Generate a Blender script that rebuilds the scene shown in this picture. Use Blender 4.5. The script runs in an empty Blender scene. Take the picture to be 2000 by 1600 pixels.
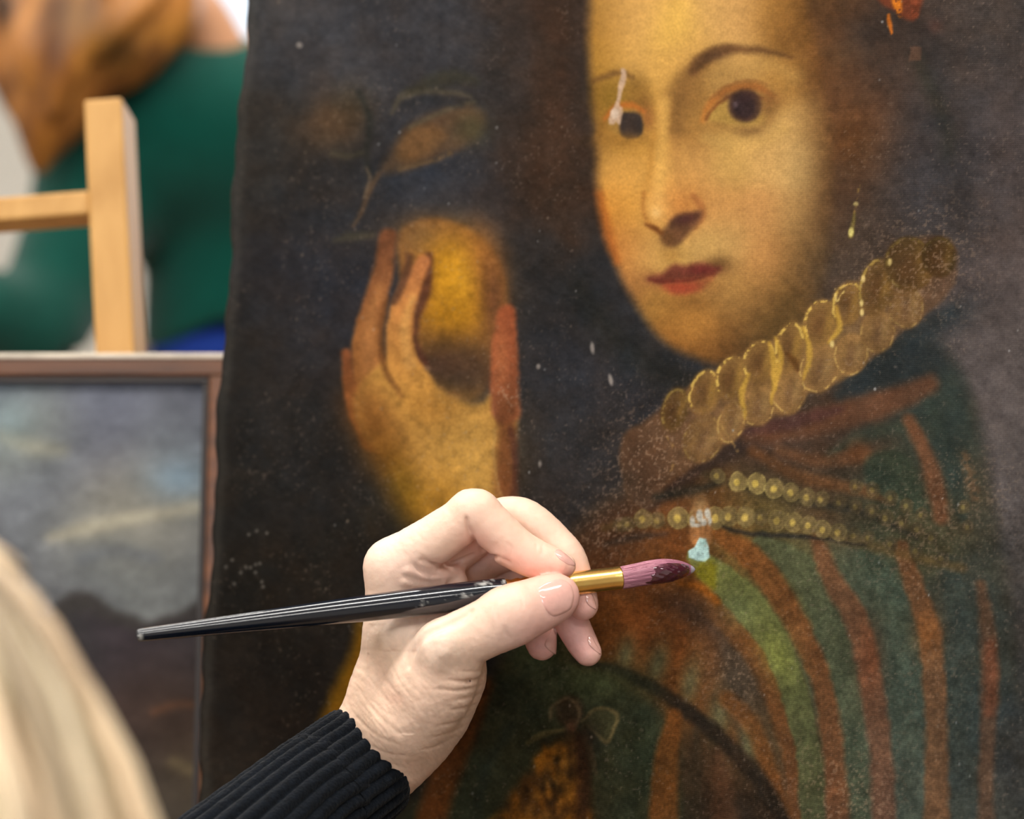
import bpy, bmesh, math, random
import numpy as np
from mathutils import Vector, Matrix

scene = bpy.context.scene
COL = scene.collection
random.seed(4)
R = math.radians

# ------------------------------------------------------------------ camera
FPX = 70 / 36 * 2000          # focal length in pixels of a 2000 px wide frame
CAM_Z, PITCH = 1.36, R(8)
CAM = np.array([0.0, 0.0, CAM_Z])
RIGHT = np.array([1.0, 0, 0])
FWD = np.array([0, math.cos(PITCH), -math.sin(PITCH)])
UP = np.array([0, math.sin(PITCH), math.cos(PITCH)])
cam_data = bpy.data.cameras.new('camera')
cam_data.lens = 70
cam_data.sensor_width = 36
cam_data.clip_start = 0.02
cam = bpy.data.objects.new('camera', cam_data)
COL.objects.link(cam)
cam.location = CAM
cam.rotation_euler = (R(90) - PITCH, 0, 0)
cam_data.dof.use_dof = True
cam_data.dof.focus_distance = 0.765
cam_data.dof.aperture_fstop = 5.8
cam_data.dof.aperture_blades = 9
scene.camera = cam

# ------------------------------------------------------------------ light and exposure
scene.view_settings.view_transform = 'Standard'
scene.view_settings.look = 'None'
scene.view_settings.exposure = -0.3
scene.view_settings.gamma = 1.0
scene.view_settings.use_curve_mapping = False
scene.cycles.max_bounces = 6
scene.cycles.use_denoising = True

world = bpy.data.worlds.new('daylight_sky')
scene.world = world
world.use_nodes = True
wn = world.node_tree.nodes
wn['Background'].inputs[0].default_value = (0.80, 0.90, 1.0, 1)
wn['Background'].inputs[1].default_value = 2.2


def area(name, loc, target, sx, sy, power, col):
    l = bpy.data.lights.new(name, 'AREA')
    l.shape = 'RECTANGLE'
    l.size, l.size_y = sx, sy
    l.energy = power
    l.color = col
    o = bpy.data.objects.new(name, l)
    COL.objects.link(o)
    o.location = loc
    o.rotation_euler = (Vector(target) - Vector(loc)).to_track_quat('-Z', 'Y').to_euler()
    return o


WARM = (1.0, 0.98, 0.94)
COOL = (0.78, 0.88, 1.0)
LIGHT_STRIPS = [(-1.05, -0.90), (0.25, -0.90), (-1.05, 0.35), (0.25, 0.35), (-1.05, 1.45), (0.25, 1.45), (-1.05, 2.7), (0.25, 2.7)]
for lx, ly in LIGHT_STRIPS:       # the fluorescent strips under the ceiling (fittings are built below)
    area('strip_light', (lx, ly, 2.60), (lx, ly, 0), 1.24, 0.10, 18, WARM)
area('window_daylight', (-0.75, -2.34, 1.85), (0.1, 0.8, 1.25), 1.2, 0.8, 27, COOL)   # daylight through the window behind the viewer
area('window_daylight', (0.08, 4.34, 1.7), (0.0, 1.5, 1.0), 1.6, 1.3, 22, COOL)    # daylight through the window of the far wall


def P(px, py, d):
    """point in the room seen at (px, py) of the 2000x1600 frame at depth d (metres)"""
    px, py, d = np.asarray(px, float), np.asarray(py, float), np.asarray(d, float)
    x = (px - 1000) / FPX * d
    y = (800 - py) / FPX * d
    return CAM + d[..., None] * FWD + x[..., None] * RIGHT + y[..., None] * UP


def CC(x, y, z):
    return CAM + np.asarray(z, float)[..., None] * FWD + np.asarray(x, float)[..., None] * RIGHT + np.asarray(y, float)[..., None] * UP


def project(W):
    v = np.asarray(W) - CAM
    d = v @ FWD
    return 1000 + (v @ RIGHT) / d * FPX, 800 - (v @ UP) / d * FPX, d
# ------------------------------------------------------------------ paint engine
# A tiny brush engine: colours are laid on the vertices of a flat canvas grid, in the
# design coordinates of the picture (X to the right, Y down).
def catmull(pts, closed=False, n=6):
    pts = np.asarray(pts, float)
    m = len(pts)
    if m < 3 and not closed:
        t = np.linspace(0, 1, n + 1)[:, None]
        return pts[0] * (1 - t) + pts[-1] * t
    out = []
    rng_ = range(m) if closed else range(m - 1)
    for i in rng_:
        if closed:
            p0, p1, p2, p3 = pts[(i - 1) % m], pts[i], pts[(i + 1) % m], pts[(i + 2) % m]
        else:
            p1, p2 = pts[i], pts[i + 1]
            p0 = pts[i - 1] if i > 0 else 2 * p1 - p2
            p3 = pts[i + 2] if i + 2 < m else 2 * p2 - p1
        t = (np.arange(n) / n)[:, None]
        out.append(0.5 * ((2 * p1) + (-p0 + p2) * t + (2 * p0 - 5 * p1 + 4 * p2 - p3) * t * t
                          + (-p0 + 3 * p1 - 3 * p2 + p3) * t ** 3))
    out = np.concatenate(out)
    return out if closed else np.vstack([out, pts[-1:]])


def sstep(x):
    x = np.clip(x, 0, 1)
    return x * x * (3 - 2 * x)


def s2l(c):
    c = np.clip(np.asarray(c, float), 0, None)
    return np.where(c <= 0.04045, c / 12.92, ((c + 0.055) / 1.055) ** 2.4)


def lattice(X, Y, cell, seed):
    r = np.random.RandomState(seed)
    n = 256
    T = r.rand(n, n).astype(np.float32)
    x = X / cell + 1000.37
    y = Y / cell + 1000.71
    xi = np.floor(x).astype(np.int32)
    yi = np.floor(y).astype(np.int32)
    fx = sstep(x - xi).astype(np.float32)
    fy = sstep(y - yi).astype(np.float32)
    a = T[yi % n, xi % n]; b = T[yi % n, (xi + 1) % n]
    c = T[(yi + 1) % n, xi % n]; d = T[(yi + 1) % n, (xi + 1) % n]
    return (a * (1 - fx) + b * fx) * (1 - fy) + (c * (1 - fx) + d * fx) * fy - 0.5


def fbm(X, Y, cell, seed, octv=4, gain=0.55):
    s = 0; a = 1.0
    for o in range(octv):
        s = s + a * lattice(X, Y, cell / 2 ** o, seed + o)
        a *= gain
    return s


class Paint:
    def __init__(self, X, Y, base=(45, 42, 42)):
        self.X, self.Y = X.astype(np.float32), Y.astype(np.float32)
        self.C = np.empty(X.shape + (3,), np.float32)
        self.C[:] = np.array(base, np.float32) / 255
        self.ylo, self.yhi = self.Y.min(1), self.Y.max(1)
        self.xlo, self.xhi = self.X.min(0), self.X.max(0)
        # wobble: makes every edge a bit brushy
        self.wx = 3.2 * fbm(self.X, self.Y, 22, 901, 3)
        self.wy = 3.2 * fbm(self.X, self.Y, 22, 951, 3)

    def sub(self, x0, y0, x1, y1):
        r = np.nonzero((self.yhi >= y0) & (self.ylo <= y1))[0]
        c = np.nonzero((self.xhi >= x0) & (self.xlo <= x1))[0]
        if len(r) == 0 or len(c) == 0:
            return None
        return slice(r[0], r[-1] + 1), slice(c[0], c[-1] + 1)

    def mix(self, s, a, col):
        C = self.C[s]
        C += a[..., None] * (np.array(col, np.float32) / 255 - C)

    def field(self, pts, sig=90, alpha=None):
        """smooth colour field through (x, y, r, g, b) samples"""
        p = np.array(pts, np.float32)
        if alpha is None:
            s = (slice(None), slice(None)); a = 1.0
        else:
            s, a = alpha
        X, Y = self.X[s], self.Y[s]
        W = np.zeros_like(X) + 1e-9
        A = np.zeros(X.shape + (3,), np.float32)
        for q in p:
            w = np.exp(-((X - q[0]) ** 2 + (Y - q[1]) ** 2) / (2 * sig * sig)) + \
                1e-4 / (1 + ((X - q[0]) ** 2 + (Y - q[1]) ** 2) / (sig * sig)) ** 2
            W += w
            A += w[..., None] * q[2:5]
        A /= W[..., None] * 255
        self.C[s] += (np.asarray(a)[..., None] if np.ndim(a) else a) * (A - self.C[s])

    def polymask(self, pts, soft=4, smooth=True, wob=1.0):
        P = catmull(pts, True, 5) if smooth else np.asarray(pts, float)
        pad = soft * 1.5 + 8
        s = self.sub(P[:, 0].min() - pad, P[:, 1].min() - pad, P[:, 0].max() + pad, P[:, 1].max() + pad)
        if s is None:
            return None
        X = self.X[s] + wob * self.wx[s]; Y = self.Y[s] + wob * self.wy[s]
        D = np.full(X.shape, 1e9, np.float32)
        ins = np.zeros(X.shape, bool)
        Q = np.roll(P, -1, 0)
        for (ax, ay), (bx, by) in zip(P, Q):
            dx, dy = bx - ax, by - ay
            L = dx * dx + dy * dy + 1e-9
            t = np.clip(((X - ax) * dx + (Y - ay) * dy) / L, 0, 1)
            D = np.minimum(D, (X - ax - t * dx) ** 2 + (Y - ay - t * dy) ** 2)
            if ay != by:
                ins ^= ((ay > Y) != (by > Y)) & (X < (bx - ax) * (Y - ay) / (by - ay) + ax)
        D = np.sqrt(D) * np.where(ins, 1, -1)
        return s, sstep(0.5 + D / (2 * soft))

    def poly(self, pts, col, soft=4, alpha=1.0, smooth=True, wob=1.0):
        m = self.polymask(pts, soft, smooth, wob)
        if m is not None:
            self.mix(m[0], m[1] * alpha, col)

    def stroke(self, pts, w, col, soft=3, alpha=1.0, wob=1.0, col2=None, broken=0.0, seed=5):
        """pts: centre line, w: width or list of widths; broken: dry-brush gaps"""
        pts = np.asarray(pts, float)
        w = np.full(len(pts), w, float) if np.ndim(w) == 0 else np.asarray(w, float)
        P = catmull(np.column_stack([pts, w]), False, 6)
        pad = P[:, 2].max() / 2 + soft * 1.5 + 8
        s = self.sub(P[:, 0].min() - pad, P[:, 1].min() - pad, P[:, 0].max() + pad, P[:, 1].max() + pad)
        if s is None:
            return
        X = self.X[s] + wob * self.wx[s]; Y = self.Y[s] + wob * self.wy[s]
        best = np.full(X.shape, -1e9, np.float32)
        T = np.zeros(X.shape, np.float32)
        n = len(P) - 1
        for i in range(n):
            ax, ay, aw = P[i]; bx, by, bw = P[i + 1]
            dx, dy = bx - ax, by - ay
            L = dx * dx + dy * dy + 1e-9
            t = np.clip(((X - ax) * dx + (Y - ay) * dy) / L, 0, 1)
            v = (aw + (bw - aw) * t) / 2 - np.sqrt((X - ax - t * dx) ** 2 + (Y - ay - t * dy) ** 2)
            m = v > best
            best = np.where(m, v, best)
            T = np.where(m, (i + t) / n, T)
        a = sstep(0.5 + best / (2 * soft)) * alpha
        if broken:
            a = a * sstep(0.5 + (fbm(self.X[s], self.Y[s], 9, seed, 3) + 0.25 - broken) * 3)
        if col2 is None:
            self.mix(s, a, col)
        else:
            c = np.array(col, np.float32) + (np.array(col2, np.float32) - np.array(col, np.float32)) * T[..., None]
            self.C[s] += a[..., None] * (c / 255 - self.C[s])

    def blob(self, cx, cy, rx, ry, col, alpha=1.0, rot=0.0, p=1.0):
        R = max(rx, ry) * 2.6
        s = self.sub(cx - R, cy - R, cx + R, cy + R)
        if s is None:
            return
        X = self.X[s] - cx; Y = self.Y[s] - cy
        c, sn = math.cos(math.radians(rot)), math.sin(math.radians(rot))
        u = (X * c + Y * sn) / rx; v = (-X * sn + Y * c) / ry
        self.mix(s, alpha * np.exp(-(0.5 * (u * u + v * v)) ** p), col)

    def dot(self, cx, cy, rx, ry, col, soft=1.5, alpha=1.0, rot=0.0):
        R = max(rx, ry) + soft * 2 + 4
        s = self.sub(cx - R, cy - R, cx + R, cy + R)
        if s is None:
            return
        X = self.X[s] - cx + self.wx[s] * .5; Y = self.Y[s] - cy + self.wy[s] * .5
        c, sn = math.cos(math.radians(rot)), math.sin(math.radians(rot))
        u = (X * c + Y * sn) / rx; v = (-X * sn + Y * c) / ry
        d = (1 - np.sqrt(u * u + v * v)) * min(rx, ry)
        self.mix(s, alpha * sstep(0.5 + d / (2 * soft)), col)

    def ring(self, cx, cy, rx, ry, w, col, soft=1.2, alpha=1.0, rot=0.0, a0=0, a1=360, broken=0.2, seed=3):
        n = 14
        A = np.radians(np.linspace(a0, a1, n))
        c, sn = math.cos(math.radians(rot)), math.sin(math.radians(rot))
        px = cx + rx * np.cos(A) * c - ry * np.sin(A) * sn
        py = cy + rx * np.cos(A) * sn + ry * np.sin(A) * c
        self.stroke(np.column_stack([px, py]), w, col, soft, alpha, 1.0, None, broken, seed)

    def scale(self, s, f):
        self.C[s] *= f[..., None]


def paint_portrait(X, Y):
    g = Paint(X, Y)
    # ---- dark ground, browner and lighter to the right; varnish gloss greys the top, painted in
    g.field([(450, 0, 60, 58, 58), (620, 40, 60, 58, 60), (820, 60, 58, 56, 58), (1050, 60, 52, 44, 40), (480, 300, 46, 43, 40),
             (650, 380, 44, 42, 42), (850, 380, 48, 49, 54), (1000, 200, 50, 47, 46), (1080, 300, 58, 42, 32), (1120, 180, 54, 42, 36),
             (440, 700, 40, 37, 34), (560, 640, 42, 40, 41), (640, 560, 44, 43, 47), (1100, 560, 46, 43, 42), (1150, 700, 46, 45, 48),
             (1250, 760, 46, 45, 48), (1060, 850, 48, 46, 46), (1150, 900, 50, 46, 45), (430, 1000, 34, 31, 28), (600, 900, 38, 36, 35),
             (520, 1200, 32, 28, 24), (440, 1400, 38, 33, 29), (560, 1350, 30, 25, 21), (640, 1120, 36, 32, 28), (420, 1580, 44, 38, 32),
             (1080, 1000, 46, 43, 43), (1150, 1010, 52, 45, 41), (1700, 30, 62, 50, 44), (1760, 150, 56, 50, 48), (1800, 260, 58, 54, 54),
             (1780, 380, 60, 56, 56), (1900, 60, 66, 58, 54), (1960, 250, 76, 67, 65), (1940, 500, 80, 70, 67), (1990, 700, 86, 78, 76),
             (1980, 950, 84, 77, 75), (1980, 1150, 64, 60, 57), (1985, 1400, 58, 56, 55), (1850, 350, 66, 58, 56), (1700, 470, 62, 54, 50),
             (1650, 300, 84, 58, 40), (1620, 150, 88, 60, 40), (1580, 60, 98, 66, 36), (1640, 420, 84, 62, 42), (1560, -60, 80, 55, 35)], 75)
    # dark hair mass right of the face, veil edge
    g.stroke([(1700, 140), (1790, 120), (1840, 220), (1860, 330), (1890, 470)], [60, 90, 80, 70, 50], (48, 46, 46), 40, .55)
    g.stroke([(1790, 110), (1845, 240), (1850, 300)], 24, (38, 40, 30), 20, .5)
    g.blob(1785, 330, 60, 80, (56, 56, 60), .6)
    g.blob(1690, 210, 70, 120, (88, 62, 46), .5)
    g.blob(1655, 270, 50, 60, (104, 66, 34), .6)
    g.blob(1590, 70, 60, 70, (112, 74, 36), .5)
    g.blob(1640, 60, 50, 50, (92, 62, 40), .5)
    g.blob(1720, 60, 60, 40, (52, 44, 40), .8)
    # left hair beside the face
    g.stroke([(1085, -40), (1085, 120), (1078, 260), (1085, 380), (1110, 470)], [90, 90, 80, 70, 40], (62, 44, 33), 40, .75)
    g.stroke([(1130, 560), (1170, 620), (1240, 690), (1330, 740), (1400, 750)], [40, 60, 70, 60, 40], (38, 38, 36), 40, .8)
    # ---- leaves and stem
    g.blob(655, 235, 42, 40, (82, 62, 44), .85); g.blob(640, 262, 40, 24, (80, 64, 48), .5)
    g.blob(690, 205, 30, 30, (66, 54, 38), .6)
    g.stroke([(700, 180), (722, 230), (716, 300), (722, 345)], [10, 14, 12, 8], (40, 40, 36), 8, .7)
    g.stroke([(650, 300), (680, 305), (705, 298)], 10, (74, 68, 52), 8, .6)
    g.poly([(742, 335), (765, 290), (790, 252), (840, 222), (905, 205), (945, 222), (938, 262), (900, 290), (850, 312), (790, 332)], (84, 64, 46), 14, .85)
    g.poly([(775, 300), (795, 258), (840, 245), (870, 262), (850, 290), (800, 318)], (108, 78, 48), 14, .85)
    g.blob(920, 250, 24, 22, (66, 66, 46), .6)
    g.stroke([(780, 330), (840, 315), (880, 300)], 8, (102, 80, 54), 5, .7, broken=.1)
    g.stroke([(800, 250), (870, 215), (925, 200)], 7, (86, 78, 60), 5, .6)
    g.stroke([(765, 222), (785, 190), (830, 178), (890, 182), (920, 190)], [6, 16, 14, 10, 6], (82, 74, 60), 6, .75)
    g.stroke([(800, 178), (870, 152), (930, 158)], [14, 30, 12], (58, 54, 42), 12, .7)
    g.stroke([(790, 205), (850, 195), (900, 205)], 14, (44, 44, 46), 8, .6)
    g.stroke([(738, 340), (720, 375), (708, 410), (690, 440)], [10, 12, 9, 6], (84, 66, 50), 5, .8)
    g.stroke([(716, 330), (722, 352), (712, 385)], 5, (104, 88, 70), 4, .7)
    g.stroke([(655, 470), (690, 462), (728, 460)], [8, 18, 10], (66, 62, 50), 8, .7)
    # ---- fruit
    g.poly([(778, 500), (782, 455), (815, 432), (862, 428), (915, 445), (955, 480), (980, 525), (990, 580), (985, 650), (962, 720), (940, 770), (890, 780), (840, 740), (805, 690), (790, 600)], (112, 76, 42), 10)
    g.blob(850, 465, 60, 32, (132, 90, 50), .7); g.blob(820, 462, 28, 24, (122, 92, 56), .6)
    g.blob(895, 560, 52, 66, (176, 120, 34), .95, 0, 1.3); g.blob(905, 545, 30, 42, (196, 142, 42), .75)
    g.blob(880, 615, 46, 28, (170, 116, 30), .8); g.blob(868, 530, 26, 40, (186, 130, 30), .5)
    g.blob(950, 520, 24, 60, (128, 80, 40), .7, -10); g.blob(965, 590, 18, 60, (92, 60, 42), .8)
    g.blob(880, 690, 60, 24, (108, 76, 40), .8)
    g.blob(888, 745, 62, 34, (56, 44, 38), .98); g.blob(905, 705, 50, 20, (74, 54, 40), .7); g.blob(850, 720, 26, 22, (62, 46, 38), .8)
    g.stroke([(838, 500), (832, 560), (812, 610), (804, 660), (826, 710)], [14, 24, 26, 24, 22], (80, 48, 36), 8, .9)
    g.dot(833, 720, 8, 6, (120, 92, 70), 4, .6)
    # ---- the painted hand
    g.stroke([(758, 462), (748, 530), (730, 600), (716, 670), (726, 760)], [34, 40, 46, 58, 70], (112, 70, 46), 7, 1, 1, (150, 98, 52))
    g.stroke([(742, 560), (722, 640), (722, 720)], [14, 24, 36], (150, 100, 58), 10, .8)
    g.stroke([(677, 690), (680, 740), (696, 800), (730, 860)], [18, 24, 34, 50], (140, 82, 50), 6, .95, 1, (118, 70, 36))
    g.poly([(690, 780), (720, 730), (770, 690), (800, 660), (815, 705), (850, 748), (880, 776), (915, 790), (945, 787), (962, 770), (1008, 800), (1004, 880), (1006, 960), (1010, 1040), (850, 1050), (812, 1000), (775, 940), (742, 885), (705, 845)], (170, 124, 62), 9)
    g.blob(735, 830, 34, 70, (118, 74, 36), .85, -25); g.blob(765, 900, 30, 60, (112, 74, 30), .8, -30)
    g.blob(800, 965, 24, 50, (104, 78, 22), .8, -20)
    g.stroke([(826, 512), (798, 570), (781, 630), (784, 700), (812, 760)], [28, 42, 50, 58, 74], (166, 104, 62), 7, 1, 1, (180, 128, 62))
    g.stroke([(806, 580), (790, 640), (800, 710)], [12, 18, 24], (190, 138, 76), 9, .8)
    g.stroke([(756, 580), (744, 650), (752, 720), (785, 775)], [8, 12, 12, 8], (98, 62, 34), 6, .75)
    g.stroke([(800, 500), (792, 540), (770, 590)], [12, 16, 12], (74, 50, 38), 7, .8)
    g.blob(880, 830, 60, 40, (186, 140, 74), .7, 20); g.blob(900, 900, 60, 60, (178, 134, 66), .8)
    g.blob(930, 930, 26, 70, (176, 136, 70), .6); g.blob(840, 800, 40, 30, (178, 122, 54), .6)
    g.blob(860, 990, 40, 40, (150, 106, 34), .7)
    g.stroke([(990, 612), (986, 680), (985, 750), (988, 800)], [34, 50, 56, 58], (146, 78, 48), 7, 1, 1, (126, 76, 50))
    g.blob(978, 700, 10, 50, (160, 98, 60), .5)
    g.stroke([(990, 790), (988, 860), (985, 930), (992, 1010)], [34, 34, 36, 40], (104, 62, 38), 12, .85)
    g.stroke([(966, 840), (965, 900), (985, 1000)], 5, (170, 134, 80), 4, .5)
    g.stroke([(1000, 840), (1006, 900), (1002, 1000)], 14, (72, 42, 36), 8, .7)
    # ---- face: soft mask with a field of flesh colours
    face = [(1160, -70), (1152, 0), (1150, 90), (1156, 180), (1164, 260), (1166, 330), (1176, 410), (1192, 480), (1209, 530), (1236, 585), (1272, 638),
            (1314, 676), (1362, 700), (1404, 712), (1450, 702), (1510, 675), (1570, 630), (1608, 560), (1626, 450), (1626, 300), (1610, 160), (1580, 40), (1556, -70), (1490, -140), (1370, -176), (1240, -140)]
    m = g.polymask(face, 16, True, 1)
    if m is not None:
        s, a = m
        Xs = g.X[s]
        a2 = sstep((1700 - Xs) / 190.0) ** 0.8                       # far cheek sinks into the shadowed hair
        a3 = a * np.where(Xs > 1450, np.clip(a2, 0, 1), 1)
        g.field([(1160, 40, 150, 105, 45), (1200, 30, 192, 144, 78), (1260, 30, 208, 158, 88), (1320, 55, 226, 178, 84), (1390, 40, 206, 158, 92), (1450, 40, 196, 148, 88), (1510, 40, 160, 112, 54), (1545, 60, 112, 76, 38),
                 (1170, 120, 170, 122, 52), (1230, 120, 200, 152, 82), (1300, 140, 216, 164, 84), (1350, 100, 204, 154, 84), (1450, 130, 190, 146, 84), (1540, 150, 156, 110, 54), (1600, 150, 104, 70, 38),
                 (1175, 200, 140, 100, 42), (1290, 230, 214, 160, 78), (1340, 250, 150, 104, 54), (1520, 170, 164, 120, 62), (1560, 240, 200, 158, 96), (1610, 240, 130, 92, 50),
                 (1175, 290, 140, 98, 44), (1185, 320, 190, 140, 72), (1215, 340, 206, 152, 78), (1245, 300, 186, 134, 62), (1300, 330, 214, 162, 84), (1350, 320, 190, 138, 78), (1420, 320, 190, 148, 82), (1500, 310, 204, 158, 94), (1570, 320, 206, 166, 104), (1630, 330, 110, 76, 40),
                 (1185, 400, 196, 124, 48), (1200, 370, 208, 150, 70), (1235, 420, 206, 150, 70), (1320, 390, 200, 136, 70), (1400, 400, 192, 138, 78), (1480, 420, 194, 140, 82), (1560, 420, 178, 136, 82), (1620, 430, 104, 74, 42),
                 (1205, 480, 178, 106, 48), (1240, 480, 196, 142, 78), (1280, 500, 190, 148, 82), (1420, 470, 188, 146, 86), (1500, 500, 186, 132, 76), (1570, 510, 140, 104, 60), (1610, 540, 88, 66, 42),
                 (1235, 560, 168, 112, 62), (1275, 600, 176, 128, 62), (1340, 620, 178, 124, 60), (1420, 580, 176, 130, 72), (1490, 580, 164, 118, 66), (1550, 590, 118, 88, 48),
                 (1310, 660, 164, 106, 48), (1370, 660, 170, 112, 54), (1430, 650, 146, 102, 54), (1500, 640, 112, 84, 46), (1400, 700, 100, 68, 36), (1460, 700, 84, 62, 40)], 32, (s, a3))
        low = sstep((g.Y[s] - 500) / 160.0) * .16 + sstep((g.X[s] - 1440) / 140.0) * .10 * sstep((g.Y[s] - 380) / 120)
        g.C[s] *= (1 - low * a)[..., None]
    # left contour warms towards orange
    g.stroke([(1172, 380), (1186, 450), (1204, 510)], [14, 18, 12], (186, 96, 34), 12, .55)
    # sockets and brows
    g.stroke([(1322, 250), (1326, 195), (1348, 150), (1380, 118)], [36, 46, 40, 26], (110, 76, 42), 22, .72)
    g.blob(1350, 190, 34, 34, (128, 90, 48), .7); g.blob(1410, 150, 40, 18, (140, 100, 54), .5, -20)
    g.stroke([(1355, 138), (1378, 112), (1412, 98), (1450, 97), (1495, 100), (1545, 112)], [20, 24, 22, 14, 10, 4], (92, 62, 38), 9, .85)
    g.blob(1400, 108, 22, 9, (78, 54, 38), .6, -14)
    g.stroke([(1400, 150), (1450, 128), (1510, 128), (1550, 150)], 26, (184, 142, 80), 20, .5)
    g.blob(1430, 235, 60, 36, (176, 136, 72), .5)
    # eye on the right
    g.poly([(1376, 232), (1392, 208), (1420, 190), (1460, 182), (1495, 188), (1512, 206), (1500, 232), (1465, 246), (1420, 240)], (166, 130, 66), 8, .9)
    g.stroke([(1372, 236), (1386, 206), (1412, 182), (1446, 170), (1482, 172), (1508, 188)], [8, 15, 18, 18, 15, 8], (184, 116, 54), 7, .9, 1, (140, 86, 44))
    g.stroke([(1390, 192), (1420, 168), (1460, 158), (1496, 166)], 5, (130, 86, 46), 5, .6)
    g.stroke([(1380, 234), (1398, 208), (1425, 190), (1460, 184), (1500, 196)], 6, (116, 66, 34), 4, .75)
    g.dot(1456, 207, 33, 32, (70, 50, 42), 6, .96); g.dot(1454, 208, 22, 23, (52, 40, 42), 6, .9)
    g.blob(1448, 190, 22, 8, (60, 42, 40), .7); g.dot(1437, 204, 5, 6, (92, 76, 78), 3, .7)
    g.blob(1500, 212, 12, 20, (112, 78, 46), .75); g.blob(1510, 195, 16, 12, (126, 84, 46), .6)
    g.stroke([(1395, 240), (1430, 252), (1470, 256), (1505, 238)], [6, 10, 14, 10], (136, 98, 52), 10, .45)
    g.blob(1466, 258, 24, 8, (104, 74, 46), .45)
    g.stroke([(1380, 270), (1430, 282), (1490, 276), (1530, 250)], 22, (196, 154, 86), 14, .5)
    # eye on the left
    g.blob(1200, 188, 26, 26, (134, 102, 40), .75); g.blob(1256, 205, 17, 36, (120, 82, 40), .8, -12); g.blob(1240, 178, 20, 20, (124, 90, 40), .7)
    g.stroke([(1158, 160), (1185, 147), (1212, 143), (1236, 152)], [8, 12, 12, 6], (108, 76, 42), 6, .75)
    g.stroke([(1170, 262), (1180, 235), (1200, 214)], 14, (120, 84, 38), 9, .7)
    g.poly([(1188, 245), (1200, 222), (1225, 212), (1252, 220), (1262, 240), (1245, 262), (1210, 264)], (150, 112, 56), 7, .9)
    g.stroke([(1182, 232), (1200, 212), (1228, 205), (1258, 218)], [7, 11, 13, 7], (178, 100, 42), 6, .8)
    g.blob(1264, 232, 10, 16, (150, 92, 50), .6)
    g.poly([(1212, 226), (1230, 220), (1252, 224), (1253, 262), (1232, 271), (1213, 262)], (52, 44, 42), 5, .96)
    g.blob(1222, 276, 38, 10, (142, 100, 44), .7)
    g.stroke([(1200, 294), (1240, 300), (1262, 285)], 12, (182, 132, 60), 8, .5)
    g.poly([(1214, 134), (1221, 138), (1221, 158), (1216, 178), (1210, 204), (1216, 212), (1214, 232), (1211, 243), (1204, 238), (1200, 243), (1190, 240), (1192, 220), (1199, 208), (1204, 196), (1208, 165), (1213, 148)], (186, 154, 128), 2.5, .95)
    g.dot(1201, 222, 8, 10, (206, 184, 164), 3, .7)
    # nose
    g.stroke([(1276, 265), (1268, 330), (1262, 385)], [10, 14, 10], (182, 128, 58), 9, .6)
    g.stroke([(1298, 200), (1294, 290), (1287, 380)], [22, 18, 20], (220, 168, 88), 10, .65)
    g.stroke([(1318, 270), (1324, 330), (1334, 380)], [16, 18, 20], (180, 128, 70), 12, .5)
    g.stroke([(1258, 378), (1256, 405), (1266, 432), (1284, 450)], [8, 10, 12, 10], (158, 100, 44), 6, .75)
    g.blob(1286, 408, 18, 22, (226, 172, 96), .8); g.blob(1282, 416, 7, 7, (238, 192, 122), .6)
    g.blob(1335, 400, 24, 20, (188, 122, 62), .6)
    g.stroke([(1352, 382), (1368, 400), (1370, 425), (1356, 445)], [10, 14, 12, 8], (158, 98, 54), 6, .7)
    g.poly([(1304, 440), (1316, 424), (1342, 416), (1368, 412), (1366, 430), (1350, 452), (1330, 474), (1312, 484), (1298, 476), (1292, 460)], (88, 58, 40), 8, .95)
    g.blob(1340, 428, 18, 8, (76, 44, 42), .8, -12); g.blob(1304, 466, 12, 14, (98, 66, 38), .7)
    g.stroke([(1262, 440), (1276, 446), (1292, 456)], [6, 10, 8], (104, 60, 30), 5, .85)
    g.blob(1312, 500, 16, 12, (164, 118, 58), .6)
    g.blob(1376, 476, 22, 22, (188, 148, 84), .6)
    # mouth
    g.blob(1402, 518, 24, 13, (100, 70, 40), .85); g.blob(1275, 545, 16, 10, (140, 88, 54), .7)
    g.poly([(1264, 546), (1292, 534), (1318, 516), (1342, 519), (1366, 515), (1396, 520), (1408, 524), (1392, 538), (1362, 546), (1330, 550), (1292, 554)], (102, 50, 40), 9, .9)
    g.poly([(1296, 554), (1330, 549), (1372, 545), (1392, 542), (1378, 560), (1354, 573), (1324, 576), (1306, 568)], (146, 68, 46), 10, .9)
    g.blob(1330, 562, 22, 7, (170, 74, 50), .7); g.blob(1372, 528, 22, 7, (98, 36, 34), .7)
    g.stroke([(1268, 548), (1310, 549), (1352, 546), (1396, 534)], [3, 5, 6, 4], (96, 38, 32), 4, .7)
    g.blob(1345, 592, 34, 9, (134, 92, 46), .75); g.blob(1390, 560, 18, 14, (150, 104, 56), .6)
    g.blob(1350, 640, 36, 22, (184, 128, 62), .5)
    # ---- hair ornament, earring
    g.poly([(1690, -30), (1800, -30), (1790, 36), (1768, 38), (1748, 24), (1722, 6)], (108, 56, 36), 6, .9)
    g.stroke([(1748, -20), (1752, 10), (1757, 30)], [18, 16, 8], (204, 116, 34), 4, .9, broken=.05)
    g.stroke([(1735, 30), (1738, 48), (1742, 66)], [5, 9, 4], (196, 106, 34), 3, .9)
    g.stroke([(1782, -20), (1788, 30)], 14, (140, 72, 46), 4, .7, broken=.15)
    g.poly([(1778, 92), (1800, 93), (1799, 118), (1776, 120)], (92, 68, 54), 3, .8, False)
    g.blob(1826, 50, 10, 10, (88, 62, 54), .7)
    g.stroke([(1678, 360), (1675, 395), (1668, 415)], 4, (150, 118, 62), 2.5, .7, broken=.15)
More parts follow.
